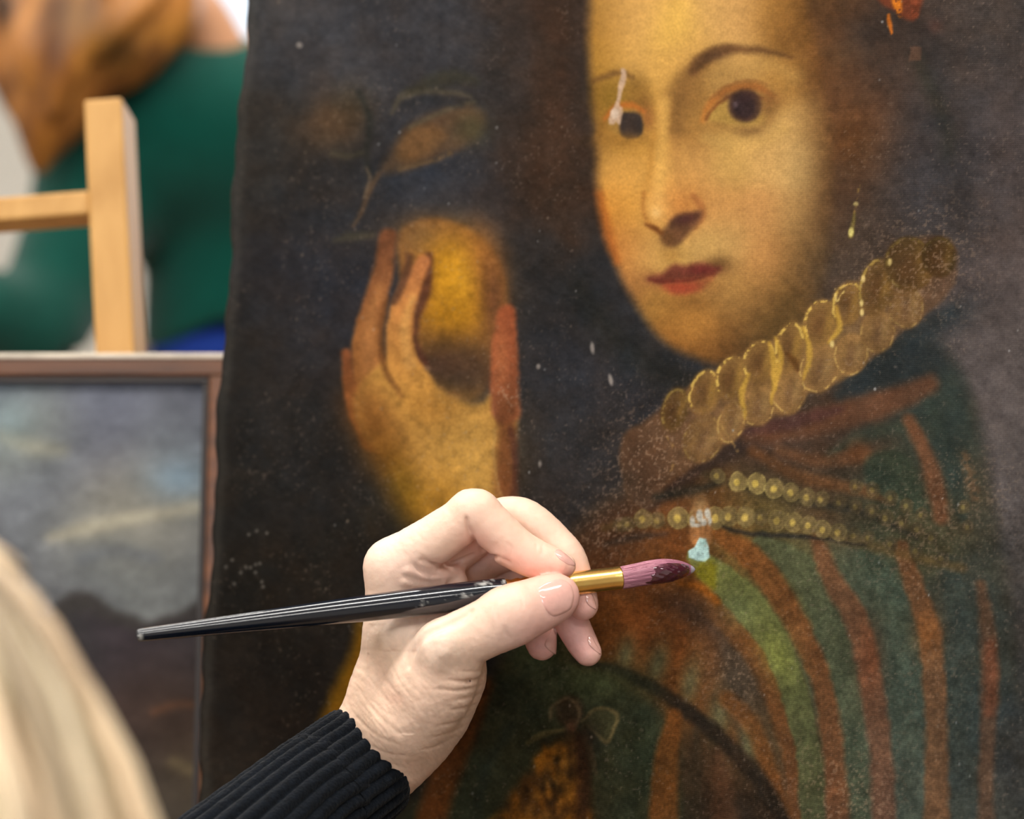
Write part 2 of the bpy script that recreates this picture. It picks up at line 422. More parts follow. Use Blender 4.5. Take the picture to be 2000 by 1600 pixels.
    g.stroke([(1669, 416), (1664, 440), (1662, 462)], [4, 8, 10], (120, 104, 54), 3, .85)
    g.dot(1662, 454, 5, 9, (196, 182, 108), 2, .95); g.dot(1672, 398, 5, 4, (190, 170, 110), 2, .8)
    # ---- dress ground
    g.poly([(1215, 960), (1320, 900), (1450, 830), (1580, 770), (1680, 700), (1780, 650), (1850, 690), (1900, 800), (1930, 950), (1960, 1130), (1985, 1320), (2000, 1700), (800, 1700), (900, 1480), (980, 1290), (1060, 1180), (1100, 1060)], (56, 52, 44), 26)
    g.field([(1750, 680, 44, 48, 48), (1650, 880, 66, 52, 42), (1500, 890, 64, 50, 42), (1720, 960, 58, 62, 50), (1850, 830, 50, 56, 50), (1880, 960, 66, 62, 50), (1780, 1030, 70, 66, 46), (1600, 1000, 78, 60, 42),
             (1480, 1000, 96, 84, 48), (1400, 1000, 96, 62, 34), (1300, 1040, 92, 58, 34), (1200, 1040, 66, 50, 40), (1180, 1110, 84, 50, 28), (1290, 1090, 112, 66, 30),
             (1450, 1090, 100, 78, 42), (1550, 1110, 84, 84, 56), (1680, 1120, 66, 72, 58), (1750, 1250, 58, 66, 56), (1880, 1200, 52, 56, 50), (1960, 1200, 56, 58, 52), (1760, 1400, 64, 74, 66), (1880, 1400, 54, 62, 58), (1970, 1450, 54, 54, 52),
             (1650, 1400, 70, 76, 60), (1220, 1200, 96, 54, 26), (1320, 1240, 78, 52, 36), (1420, 1330, 76, 62, 48), (1200, 1280, 100, 58, 28), (1320, 1360, 100, 62, 32), (1450, 1450, 84, 66, 44),
             (1080, 1340, 62, 66, 44), (1180, 1330, 66, 74, 50), (1000, 1400, 50, 46, 32), (950, 1480, 56, 52, 36), (1180, 1480, 50, 50, 36), (1240, 1450, 46, 50, 36), (1060, 1460, 56, 54, 34), (1240, 1580, 48, 50, 36), (900, 1580, 44, 46, 34),
             (1400, 1500, 66, 48, 34), (1460, 1590, 46, 36, 28), (1650, 1570, 84, 70, 52), (1760, 1570, 78, 78, 68), (1860, 1570, 66, 66, 60), (1100, 1570, 74, 46, 22)], 48,
            g.polymask([(1215, 960), (1320, 900), (1450, 830), (1580, 770), (1680, 700), (1780, 650), (1850, 690), (1900, 800), (1930, 950), (1960, 1130), (1985, 1320), (2000, 1700), (800, 1700), (900, 1480), (980, 1290), (1060, 1180), (1100, 1060)], 26))
    # collar shadow and shoulder bands
    g.stroke([(1270, 985), (1360, 920), (1440, 870), (1500, 830)], [20, 34, 36, 26], (46, 38, 36), 16, .8)
    g.stroke([(1460, 850), (1540, 838), (1660, 808), (1760, 775), (1815, 750)], [30, 44, 52, 50, 36], (92, 62, 44), 14, .9)
    g.stroke([(1440, 842), (1540, 825), (1640, 800)], [18, 30, 14], (72, 48, 46), 10, .7)
    g.stroke([(1640, 770), (1720, 720), (1800, 650), (1860, 610)], [22, 50, 46, 24], (42, 47, 48), 14, .85)
    g.blob(1860, 620, 40, 24, (48, 52, 54), .7, -30)
    g.stroke([(1620, 890), (1690, 850), (1780, 830)], [14, 30, 20], (54, 60, 50), 12, .8)
    g.stroke([(1520, 880), (1600, 900), (1690, 890)], [20, 24, 26], (96, 66, 44), 10, .7)
    g.blob(1675, 880, 16, 16, (120, 76, 46), .7)
    g.stroke([(1470, 880), (1560, 930), (1650, 950), (1740, 975)], [18, 24, 22, 16], (100, 66, 40), 9, .7)
    g.poly([(1690, 900), (1740, 880), (1780, 900), (1800, 960), (1815, 1000), (1760, 990), (1700, 950)], (52, 60, 48), 9, .85)
    g.stroke([(1775, 820), (1810, 890), (1826, 950), (1838, 1010)], [24, 30, 34, 30], (104, 68, 46), 9, .85)
    g.stroke([(1815, 790), (1850, 880), (1870, 960), (1880, 1010)], [26, 34, 30, 20], (48, 56, 50), 10, .8)
    g.stroke([(1885, 890), (1895, 930), (1905, 970)], [16, 22, 18], (96, 76, 56), 8, .8, broken=.1)
    # ---- stripes of the bodice
    stripes = [
        ([(1490, 1060), (1572, 1120), (1608, 1187), (1631, 1255), (1649, 1345), (1662, 1435), (1671, 1620)], [40, 62, 56, 54, 58, 58, 60], (82, 84, 58), 6, .95, (66, 72, 58)),
        ([(1690, 1085), (1730, 1150), (1755, 1240), (1768, 1340), (1776, 1450), (1780, 1620)], [30, 56, 70, 80, 78, 76], (62, 70, 56), 9, .8, (66, 74, 66)),
        ([(1852, 1100), (1872, 1200), (1880, 1320), (1882, 1450), (1882, 1620)], [30, 50, 56, 56, 56], (54, 60, 54), 9, .75, (58, 64, 60)),
        ([(1300, 1130), (1388, 1183), (1442, 1237), (1487, 1300), (1523, 1390), (1550, 1480), (1562, 1620)], [34, 46, 46, 46, 44, 44, 40], (120, 72, 32), 8, .92, (92, 62, 40)),
        ([(1350, 1085), (1395, 1120), (1452, 1172), (1500, 1232), (1534, 1300), (1562, 1390), (1582, 1480), (1588, 1620)], [22, 54, 68, 62, 56, 54, 52, 50], (112, 114, 62), 5, .97, (72, 74, 52)),
        ([(1400, 1040), (1470, 1092), (1526, 1168), (1570, 1246), (1600, 1322), (1620, 1412), (1633, 1525), (1638, 1620)], [26, 50, 46, 44, 42, 42, 42, 44], (116, 72, 36), 8, .92, (98, 66, 46)),
        ([(1592, 1050), (1624, 1129), (1665, 1196), (1690, 1277), (1707, 1367), (1721, 1480), (1727, 1620)], [22, 42, 46, 46, 46, 46, 46], (104, 70, 46), 8, .92, (94, 68, 54)),
        ([(1760, 1070), (1793, 1165), (1815, 1232), (1824, 1322), (1829, 1435), (1829, 1620)], [30, 40, 46, 46, 44, 50], (100, 68, 44), 7, .92, (104, 76, 54)),
        ([(1915, 1140), (1928, 1220), (1933, 1300), (1932, 1380), (1928, 1457), (1926, 1620)], [16, 30, 36, 36, 30, 28], (84, 62, 46), 8, .9, (86, 66, 52)),
    ]
    for pts, w, c, so, al, c2 in stripes:
        g.stroke(pts, w, c, so, al, 1.6, c2)
    g.blob(1520, 1280, 22, 44, (122, 126, 60), .6, -25); g.blob(1440, 1190, 26, 26, (98, 108, 72), .5)
    g.blob(1812, 1235, 20, 34, (130, 80, 40), .6); g.blob(1700, 1290, 18, 50, (122, 68, 42), .5)
    g.stroke([(1935, 1260), (1936, 1330), (1932, 1390)], 24, (112, 66, 46), 8, .6)
    g.stroke([(1560, 1300), (1590, 1390), (1606, 1480)], 3, (56, 40, 30), 3, .35)
    # ---- ruff
    ruff = [(1213, 900), (1222, 850), (1262, 825), (1312, 785), (1360, 750), (1410, 722), (1470, 690), (1530, 660), (1585, 622), (1645, 575), (1695, 535), (1745, 495), (1800, 465),
            (1850, 470), (1868, 510), (1850, 570), (1795, 620), (1748, 655), (1700, 700), (1640, 742), (1572, 770), (1550, 805), (1500, 812), (1450, 838), (1410, 870), (1360, 905), (1310, 935), (1270, 985), (1232, 975)]
    g.poly(ruff, (96, 70, 48), 10, .96)
    g.field([(1240, 900, 76, 56, 42), (1300, 850, 88, 64, 46), (1350, 860, 104, 76, 52), (1420, 800, 112, 84, 56), (1480, 760, 124, 92, 54), (1550, 730, 128, 96, 54), (1600, 680, 124, 96, 58), (1680, 630, 108, 84, 58), (1740, 580, 96, 74, 54), (1810, 520, 84, 64, 50)], 45,
            g.polymask(ruff, 10))
    lo = [(1374, 858, 36, 46, 30), (1428, 826, 24, 40, 20), (1480, 792, 31, 38, 8), (1542, 764, 31, 42, 8), (1600, 720, 36, 46, 16), (1662, 692, 32, 38, 10), (1714, 648, 32, 40, 8), (1770, 600, 32, 40, 0)]
    up = [(1318, 800, 22, 40, 14), (1376, 766, 27, 42, 16), (1428, 738, 27, 40, 16), (1484, 706, 30, 38, 14), (1541, 678, 25, 46, 12), (1604, 630, 31, 42, 16), (1656, 592, 28, 40, 16), (1712, 560, 31, 52, 14), (1776, 516, 44, 50, -10), (1834, 502, 30, 36, 0)]
    for i, (cx, cy, rx, ry, ro) in enumerate(lo):
        f = 1 - .30 * max(0, (cx - 1660) / 160) - .25 * max(0, (1420 - cx) / 60)
        g.dot(cx, cy, rx + 3, ry + 3, (142 * f, 106 * f, 62 * f), 5, .85, ro)
        g.blob(cx + 2, cy + 5, rx * .55, ry * .5, (92, 68, 48), .7, ro)
        g.blob(cx + rx * .45, cy - 2, rx * .22, ry * .5, (172, 138, 86), .5 * f, ro)
        g.blob(cx - rx * .5, cy, rx * .2, ry * .4, (150, 116, 66), .4 * f, ro)
        g.ring(cx, cy, rx, ry, 4, (186 * f + 8, 152 * f + 8, 84 * f + 8), 1.6, .6 * f, ro, -50, 190, .24, 20 + i)
    for i, (cx, cy, rx, ry, ro) in enumerate(up):
        f = 1 - .42 * max(0, (cx - 1640) / 140) - .35 * max(0, (1370 - cx) / 60)
        g.dot(cx, cy, rx + 4, ry + 4, (136 * f, 102 * f, 56 * f), 5, .88, ro)
        g.blob(cx - 2, cy + 4, rx * .55, ry * .55, (80, 56, 34), .8, ro)
        g.blob(cx + rx * .6, cy - 4, rx * .24, ry * .5, (166, 128, 60), .55 * f, ro)
        g.ring(cx, cy, rx, ry, 5.5, (208 * f + 6, 172 * f + 6, 84 * f + 6), 1.6, .85 * f, ro, 130, 330, .16, 40 + i)
    g.stroke([(1536, 690), (1552, 706), (1558, 724)], [6, 14, 6], (84, 52, 24), 5, .7)
    for pts in ([(1516, 660), (1524, 700), (1514, 760)], [(1568, 640), (1582, 690), (1570, 740)], [(1462, 730), (1450, 770), (1456, 815)], [(1632, 600), (1640, 640), (1618, 668)], [(1503, 672), (1512, 720), (1508, 790)]):
        g.stroke(pts, [5, 12, 5], (190, 150, 62), 4, .75)
    g.stroke([(1632, 566), (1634, 588), (1648, 570)], 4, (214, 186, 110), 2, .8, broken=.1)
    for x, y in ((1683, 592), (1684, 610), (1625, 672), (1738, 512), (1686, 545)):
        g.dot(x, y, 4, 7, (216, 190, 120), 2, .85)
    for pts in ([(1310, 920), (1318, 880), (1300, 850)], [(1440, 880), (1420, 850), (1395, 815)], [(1455, 820), (1440, 790), (1420, 770)]):
        g.stroke(pts, 4, (160, 126, 74), 2.5, .6, broken=.15)
    # ---- pearls
    g.stroke([(1380, 930), (1440, 948), (1520, 968), (1640, 995), (1760, 1030), (1850, 1075)], 18, (66, 58, 40), 10, .6)
    g.stroke([(1180, 1030), (1280, 1020), (1400, 1018), (1500, 1022), (1620, 1045), (1740, 1075), (1880, 1110)], [14, 24, 26, 26, 22, 22, 18], (92, 72, 42), 9, .6)
    g.stroke([(1400, 1022), (1450, 1040), (1520, 1046), (1600, 1052), (1690, 1066)], [4, 9, 10, 7, 4], (44, 40, 36), 5, .85)
    g.stroke([(1180, 1066), (1240, 1050), (1300, 1044)], [6, 14, 6], (56, 46, 40), 8, .7)
    g.stroke([(1590, 985), (1660, 995), (1720, 1015), (1790, 1050)], [10, 18, 14, 8], (46, 44, 40), 9, .7)
    g.stroke([(1280, 970), (1340, 960), (1400, 945)], [10, 22, 14], (40, 38, 32), 10, .8)
    for x, y, q, f in [(1402, 930, 13, .7), (1441, 942, 17, 1), (1477, 944, 18, 1.05), (1513, 954, 18, .95), (1546, 962, 16, .8), (1577, 971, 15, .65), (1604, 975, 14, .6), (1640, 982, 13, .4), (1672, 990, 13, .4), (1704, 998, 13, .45), (1730, 1012, 15, .5), (1762, 1022, 13, .4), (1792, 1034, 13, .35), (1820, 1050, 13, .35)] + \
                      [(1212, 1026, 13, .4), (1226, 1024, 13, .55), (1256, 1014, 17, .75), (1285, 1016, 14, .6), (1325, 1012, 19, .9), (1362, 1014, 19, 1), (1398, 1012, 19, .9), (1424, 1009, 17, .75), (1457, 1010, 17, .8), (1486, 1011, 14, .6), (1519, 1017, 17, .75), (1550, 1020, 17, .8), (1580, 1026, 16, .75), (1608, 1034, 16, .75), (1638, 1040, 15, .65), (1668, 1046, 13, .45), (1696, 1050, 13, .45), (1740, 1062, 13, .35), (1790, 1076, 13, .35), (1840, 1090, 13, .3)] + \
                      [(1672, 950, 12, .5), (1705, 957, 13, .5), (1740, 972, 13, .45), (1770, 988, 13, .45), (1800, 1004, 12, .4), (1882, 990, 12, .5), (1890, 1030, 12, .35)]:
        g.dot(x, y, q, q * 1.12, (112 * f + 30, 96 * f + 26, 50 * f + 26), 3, .4 + .45 * f)
        g.ring(x, y, q, q * 1.12, 3, (150 * f + 20, 130 * f + 20, 70 * f + 20), 1.5, .6 * f, 0, 0, 360, .1, int(x))
        g.dot(x - 2, y + 1, q * .36, q * .42, (208, 178, 88), 2.5, min(.95, .08 + .85 * f * f))
    # ---- the loss being retouched: pale filling, white flecks, fresh green
    g.poly([(1352, 995), (1384, 990), (1386, 1060), (1350, 1062)], (158, 108, 66), 7, .8)
    g.blob(1368, 985, 12, 14, (140, 112, 76), .7)
    for x, y, rx, ry in ((1366, 1008, 7, 12), (1382, 1004, 6, 10), (1374, 1020, 6, 7), (1352, 1018, 5, 10), (1386, 1018, 4, 8), (1360, 1026, 9, 4)):
        g.dot(x, y, rx, ry, (192, 192, 182), 2.5, .85)
    g.poly([(1366, 1051), (1378, 1054), (1384, 1070), (1386, 1090), (1378, 1098), (1362, 1094), (1346, 1088), (1344, 1076), (1356, 1068), (1362, 1058)], (172, 203, 198), 2, 1, False)
    g.blob(1375, 1060, 5, 5, (140, 170, 160), .6)
    g.poly([(1362, 1104), (1392, 1096), (1400, 1118), (1396, 1150), (1376, 1140), (1356, 1118)], (112, 102, 24), 8, .8)
    g.stroke([(1330, 1140), (1372, 1150), (1402, 1178)], [12, 18, 12], (160, 86, 20), 8, .6)
    # ---- lower sleeve, dark fold, green panel with a bow
    g.poly([(1160, 1180), (1260, 1160), (1340, 1190), (1400, 1260), (1420, 1350), (1440, 1460), (1370, 1420), (1290, 1350), (1200, 1310), (1150, 1280)], (100, 60, 30), 14, .75)
    g.blob(1350, 1190, 50, 26, (66, 50, 40), .8, 35); g.blob(1430, 1330, 30, 60, (74, 62, 50), .7, -20)
    g.blob(1245, 1230, 20, 40, (112, 64, 32), .6, 15); g.blob(1330, 1300, 20, 50, (112, 64, 30), .5)
    for x, y, rx, ry, ro in ((1222, 1278, 13, 24, 10), (1285, 1296, 13, 28, 15), (1347, 1335, 14, 34, 10), (1405, 1400, 16, 34, 0), (1463, 1450, 12, 30, -5)):
        g.blob(x, y, rx, ry, (88, 90, 64), .75, ro)
    g.stroke([(1420, 1365), (1470, 1420), (1500, 1500), (1530, 1600)], 34, (112, 68, 34), 10, .7)
    g.stroke([(1120, 1292), (1200, 1308), (1290, 1352), (1370, 1410), (1440, 1476), (1500, 1550), (1540, 1630)], [10, 20, 26, 30, 32, 34, 30], (40, 33, 27), 9, .92)
    g.poly([(940, 1400), (975, 1320), (1050, 1300), (1130, 1310), (1220, 1345), (1296, 1400), (1310, 1460), (1296, 1640), (880, 1640), (905, 1500)], (56, 58, 42), 14, .6)
    g.blob(1170, 1330, 56, 26, (74, 82, 54), .7); g.blob(1260, 1410, 28, 70, (44, 52, 38), .6)
    g.stroke([(1318, 1400), (1302, 1480), (1294, 1630)], [30, 46, 60], (108, 66, 32), 8, .85)
    g.stroke([(1360, 1430), (1356, 1520), (1346, 1630)], [16, 30, 34], (56, 46, 34), 9, .7)
    g.stroke([(1400, 1470), (1410, 1540), (1420, 1630)], [20, 40, 60], (78, 54, 38), 12, .7)
    g.stroke([(945, 1340), (905, 1440), (868, 1520), (830, 1640)], [30, 46, 56, 60], (98, 56, 26), 14, .85)
    g.stroke([(1000, 1420), (950, 1500), (930, 1600)], 20, (44, 50, 42), 12, .6)
    g.stroke([(985, 1590), (965, 1600), (962, 1640)], 16, (112, 84, 30), 8, .6)
    # bow
    g.dot(1112, 1388, 28, 30, (62, 46, 34), 8, .7, 20); g.stroke([(1076, 1402), (1080, 1378), (1105, 1364), (1128, 1378), (1132, 1400), (1122, 1422)], 6, (106, 88, 62), 4, .75)
    g.poly([(1136, 1412), (1165, 1384), (1204, 1392), (1208, 1404), (1196, 1446), (1178, 1450), (1156, 1424)], (74, 70, 46), 5, .8)
    g.stroke([(1136, 1410), (1168, 1384), (1206, 1396), (1198, 1428), (1184, 1450), (1162, 1432), (1146, 1416)], [5, 9, 8, 7, 9, 6, 4], (112, 98, 64), 3.5, .8)
    g.stroke([(1030, 1452), (1060, 1436), (1100, 1426)], [8, 14, 8], (104, 92, 56), 4, .8)
    g.stroke([(1140, 1420), (1152, 1460), (1164, 1510)], [8, 12, 6], (92, 76, 54), 4, .6)
    g.blob(1116, 1424, 8, 10, (112, 70, 48), .8); g.blob(1150, 1440, 16, 26, (40, 32, 26), .7); g.blob(1080, 1446, 36, 10, (40, 36, 26), .6, -20)
    g.poly([(1110, 1440), (1140, 1450), (1150, 1520), (1140, 1640), (960, 1640), (985, 1570), (1040, 1500)], (72, 46, 24), 16, .75)
    r = np.random.RandomState(3)
    for k in range(90):
        t = r.rand(); x = 1090 + (r.rand() - .5) * (50 + 170 * t) - 40 * t; y = 1462 + t * 170
        c = [(158, 100, 34), (120, 74, 26), (34, 26, 20), (136, 92, 40)][r.randint(4)]
        g.blob(x, y, 4 + 5 * r.rand(), 5 + 9 * r.rand(), c, .65, r.rand() * 40 - 20)
    g.stroke([(1132, 1440), (1140, 1520), (1130, 1630)], [16, 30, 26], (48, 32, 24), 10, .7)
    # ochre strip of ground seen left of the wrist
    g.stroke([(705, 1210), (700, 1280), (672, 1350), (640, 1410)], [16, 34, 44, 30], (112, 76, 14), 16, .85)
    g.stroke([(720, 1000), (740, 1080)], 30, (52, 42, 30), 24, .4)
    # flakes on the ground
    for x, y, rx, ry, ro in ((1157, 680, 4, 11, -12), (1193, 742, 4, 11, -12), (1052, 716, 4, 5, 0), (585, 88, 6, 5, 20), (1054, 906, 3, 6, 0)):
        g.dot(x, y, rx, ry, (150, 140, 132), 2, .8, ro)
    # ---- ageing: blotches, weave-following wear, abraded specks
    X, Y = g.X, g.Y
    lum = g.C.mean(-1)
    n1 = fbm(X, Y, 70, 11, 4); n2 = fbm(X, Y, 14, 31, 3)
    fc = ((X > 1150) & (X < 1640) & (Y < 720)) * sstep((lum - .25) / .2)
    g.C *= (1 + (.16 * n1 + .17 * n2) * (1 - .6 * fc))[..., None]
    n3 = fbm(X, Y, 5, 41, 2)
    dress = sstep((Y - 780 - .25 * np.abs(X - 1650)) / 160.0) * (X > 850)
    g.C *= (1 + dress * (.20 * n3 + .14 * fbm(X, Y, 24, 45, 3)))[..., None]
    g.C -= .016 * np.clip(1 - g.C * 2.2, 0, 1)
    warm = fbm(X, Y, 46, 51, 3)
    dk = np.clip((0.34 - lum) / .2, 0, 1)
    g.C[..., 0] *= 1 + .10 * warm * dk; g.C[..., 2] *= 1 - .10 * warm * dk
    wear = fbm(X, Y, 5, 71, 2)
    zone = sstep(.5 + 2.2 * fbm(X, Y, 90, 81, 3) + .4 * ((X > 1180) & (Y > 760)))
    a = sstep((wear - .34) / .18) * zone * np.where((X > 1130) & (X < 1640) & (Y < 700), .1, 1.0)
    s = (slice(None), slice(None))
    g.C += (a * .26)[..., None] * (np.array([.62, .53, .46], np.float32) - g.C)
    # heavy abrasion along ruff ends, thumb, pearl edges
    for bx, by, q, al in ((1270, 880, 70, .8), (990, 770, 22, .9), (1760, 540, 90, .5), (1900, 950, 60, .5), (1180, 1040, 60, .6), (1640, 1560, 90, .7), (1430, 1320, 50, .6), (1780, 1060, 80, .5), (1840, 480, 70, .4), (1820, 1330, 60, .4)):
        z = np.exp(-((X - bx) ** 2 + (Y - by) ** 2) / (2 * q * q))
        a = sstep((fbm(X, Y, 5, 131, 2) - .18) / .2) * z * al
        g.C += (a * .6)[..., None] * (np.array([.66, .54, .44], np.float32) - g.C)
    r = np.random.RandomState(12)
    for k in range(170):
        x, y = r.rand() * 1560 + 430, r.rand() * 1600
        if 1160 < x < 1620 and y < 690 and r.rand() < .97:
            continue
        q = 1.0 + 1.4 * r.rand() ** 3
        g.dot(x, y, q, q * (1 + .6 * r.rand()), (150 + 60 * r.rand(),) * 3 if r.rand() < .4 else (140, 122, 104), 1.5, .35 + .4 * r.rand())
    for k in range(14):
        g.dot(440 + 90 * r.rand(), 1030 + 120 * r.rand(), 3.2, 3.2, (120, 114, 106), 2, .6)
    g.C = np.clip(g.C, 0, 1)
    return g.C


def paint_landscape(X, Y):
    g = Paint(X, Y, (104, 104, 106))
    g.field([(0, 760, 84, 90, 104), (200, 760, 92, 95, 106), (400, 760, 84, 86, 96), (60, 850, 128, 128, 118), (20, 820, 112, 122, 122), (200, 850, 96, 98, 110), (350, 850, 100, 102, 108),
             (350, 940, 112, 126, 138), (100, 940, 92, 96, 106), (250, 960, 118, 114, 106), (180, 1030, 142, 138, 124), (300, 1010, 140, 132, 114), (380, 1000, 116, 112, 104), (60, 1030, 104, 106, 110), (380, 1090, 104, 106, 108), (180, 1100, 92, 96, 100),
             (280, 1100, 110, 112, 110), (340, 1160, 106, 108, 108), (120, 1160, 96, 96, 98), (-200, 850, 100, 104, 112), (-200, 1100, 100, 100, 100)], 60)
    g.stroke([(100, 1050), (160, 1035), (220, 1020), (300, 1005), (380, 990)], [18, 30, 26, 22, 30], (166, 158, 136), 16, .7)
    g.stroke([(0, 850), (60, 872), (120, 880)], [20, 34, 20], (150, 146, 126), 18, .6)
    g.blob(350, 935, 42, 26, (122, 144, 160), .7); g.blob(20, 820, 30, 30, (120, 136, 138), .6)
    g.stroke([(160, 1090), (230, 1075), (300, 1090)], 24, (84, 88, 96), 18, .5)
    g.poly([(60, 1220), (110, 1175), (150, 1155), (190, 1165), (225, 1190), (260, 1200), (290, 1215), (340, 1200), (420, 1215), (420, 1700), (-300, 1700), (-300, 1240)], (56, 52, 50), 12, .95)
    g.field([(100, 1300, 52, 50, 50), (260, 1280, 54, 48, 52), (380, 1300, 50, 46, 48), (300, 1380, 74, 56, 46), (380, 1400, 60, 46, 40), (280, 1450, 44, 38, 38), (370, 1500, 78, 66, 50), (330, 1560, 70, 64, 58), (-200, 1450, 50, 46, 44)], 60,
            g.polymask([(60, 1250), (150, 1195), (260, 1230), (420, 1250), (420, 1700), (-300, 1700), (-300, 1270)], 16))
    g.stroke([(340, 1490), (380, 1510), (430, 1540)], 24, (110, 96, 70), 14, .6)
    g.stroke([(300, 1390), (350, 1375), (400, 1380)], 14, (100, 66, 46), 10, .6)
    n = fbm(g.X, g.Y * 1.8, 60, 5, 4); n2 = fbm(g.X, g.Y * 1.5, 16, 9, 3)
    g.C *= (1 + .16 * n + .08 * n2)[..., None]
    g.C = np.clip(g.C, 0, 1)
    return g.C
# ------------------------------------------------------------------ materials
def mat(name, col, rough=0.5, spec=0.5, metal=0.0, coat=0.0, vcol=None, noise=None, bump=None, sss=0.0, sheen=0.0, emit=0.0, stretch=None):
    """noise: (scale, amount, detail)  bump: (scale, strength, distance)"""
    m = bpy.data.materials.new(name)
    m.use_nodes = True
    nt = m.node_tree
    b = nt.nodes['Principled BSDF']
    b.inputs['Roughness'].default_value = rough
    b.inputs['Specular IOR Level'].default_value = spec
    b.inputs['Metallic'].default_value = metal
    b.inputs['Coat Weight'].default_value = coat
    b.inputs['Coat Roughness'].default_value = 0.08
    b.inputs['Sheen Weight'].default_value = sheen
    if sss:
        b.inputs['Subsurface Weight'].default_value = sss
        b.inputs['Subsurface Radius'].default_value = (1.0, 0.35, 0.2)
        b.inputs['Subsurface Scale'].default_value = 0.004
    tc = nt.nodes.new('ShaderNodeTexCoord')
    co = tc.outputs['Object']
    if stretch:
        mp = nt.nodes.new('ShaderNodeMapping')
        mp.inputs['Scale'].default_value = stretch
        nt.links.new(co, mp.inputs['Vector'])
        co = mp.outputs['Vector']
    if vcol:
        a = nt.nodes.new('ShaderNodeAttribute')
        a.attribute_name = vcol
        src = a.outputs['Color']
    else:
        rgb = nt.nodes.new('ShaderNodeRGB')
        rgb.outputs[0].default_value = (*s2l(np.array(col) / 255), 1)
        src = rgb.outputs[0]
    if noise:
        n = nt.nodes.new('ShaderNodeTexNoise')
        n.inputs['Scale'].default_value = noise[0]
        n.inputs['Detail'].default_value = noise[2] if len(noise) > 2 else 4
        nt.links.new(co, n.inputs['Vector'])
        mr = nt.nodes.new('ShaderNodeMapRange')
        mr.inputs['From Min'].default_value = 0.25
        mr.inputs['From Max'].default_value = 0.75
        mr.inputs['To Min'].default_value = 1 - noise[1]
        mr.inputs['To Max'].default_value = 1 + noise[1]
        nt.links.new(n.outputs['Fac'], mr.inputs['Value'])
        mx = nt.nodes.new('ShaderNodeVectorMath')
        mx.operation = 'SCALE'
        nt.links.new(src, mx.inputs[0])
        nt.links.new(mr.outputs['Result'], mx.inputs['Scale'])
        src = mx.outputs['Vector']
    nt.links.new(src, b.inputs['Base Color'])
    if emit:
        nt.links.new(src, b.inputs['Emission Color'])
        b.inputs['Emission Strength'].default_value = emit
    if bump:
        n = nt.nodes.new('ShaderNodeTexNoise')
        n.inputs['Scale'].default_value = bump[0]
        n.inputs['Detail'].default_value = 5
        nt.links.new(co, n.inputs['Vector'])
        bp = nt.nodes.new('ShaderNodeBump')
        bp.inputs['Strength'].default_value = bump[1]
        bp.inputs['Distance'].default_value = bump[2]
        nt.links.new(n.outputs['Fac'], bp.inputs['Height'])
        nt.links.new(bp.outputs['Normal'], b.inputs['Normal'])
    return m


def wood_mat(name, c1, c2, rough=0.55, scale=(30, 30, 2.5), coat=0.0):
    m = bpy.data.materials.new(name)
    m.use_nodes = True
    nt = m.node_tree
    b = nt.nodes['Principled BSDF']
    tc = nt.nodes.new('ShaderNodeTexCoord')
    mp = nt.nodes.new('ShaderNodeMapping')
    mp.inputs['Scale'].default_value = scale
    n = nt.nodes.new('ShaderNodeTexNoise')
    n.inputs['Scale'].default_value = 1.5
    n.inputs['Detail'].default_value = 6
    n.inputs['Distortion'].default_value = 0.8
    r = nt.nodes.new('ShaderNodeValToRGB')
    r.color_ramp.elements[0].position = 0.35
    r.color_ramp.elements[1].position = 0.68
    r.color_ramp.elements[0].color = (*s2l(np.array(c1) / 255), 1)
    r.color_ramp.elements[1].color = (*s2l(np.array(c2) / 255), 1)
    nt.links.new(tc.outputs['Object'], mp.inputs['Vector'])
    nt.links.new(mp.outputs['Vector'], n.inputs['Vector'])
    nt.links.new(n.outputs['Fac'], r.inputs['Fac'])
    nt.links.new(r.outputs['Color'], b.inputs['Base Color'])
    b.inputs['Roughness'].default_value = rough
    b.inputs['Specular IOR Level'].default_value = 0.4
    b.inputs['Coat Weight'].default_value = coat
    return m


# ------------------------------------------------------------------ object helpers
def tag(o, label=None, cat=None, group=None, kind=None):
    if label: o['label'] = label
    if cat: o['category'] = cat
    if group: o['group'] = group
    if kind: o['kind'] = kind
    return o


def empty(name, loc, rot=(0, 0, 0), parent=None):
    o = bpy.data.objects.new(name, None)
    o.empty_display_size = 0.05
    COL.objects.link(o)
    o.location = loc
    o.rotation_euler = rot
    if parent: o.parent = parent
    return o


def link_mesh(name, me, m=None, parent=None, smooth=True):
    """mesh in world coordinates -> object (parented without moving)"""
    o = bpy.data.objects.new(name, me)
    COL.objects.link(o)
    if m is not None: me.materials.append(m)
    if smooth and len(me.polygons):
        me.polygons.foreach_set('use_smooth', np.ones(len(me.polygons), bool))
    if parent is not None:
        o.parent = parent
        mw = Matrix.Identity(4)
        chain = []
        q = parent
        while q is not None:
            chain.append(q); q = q.parent
        for q in reversed(chain):
            mw = mw @ q.matrix_parent_inverse @ q.matrix_basis
        o.matrix_parent_inverse = mw.inverted()
    return o


def mesh_from(V, F, name='mesh'):
    me = bpy.data.meshes.new(name)
    V = np.asarray(V, np.float32)
    if isinstance(F, np.ndarray):
        k = F.shape[1]
        me.vertices.add(len(V)); me.vertices.foreach_set('co', V.ravel())
        me.loops.add(F.size); me.loops.foreach_set('vertex_index', F.astype(np.int32).ravel())
        me.polygons.add(len(F)); me.polygons.foreach_set('loop_start', np.arange(len(F), dtype=np.int32) * k)
        me.update(calc_edges=True)
        me.validate()
    else:
        me.from_pydata([tuple(v) for v in V], [], [tuple(f) for f in F])
        me.update()
    return me


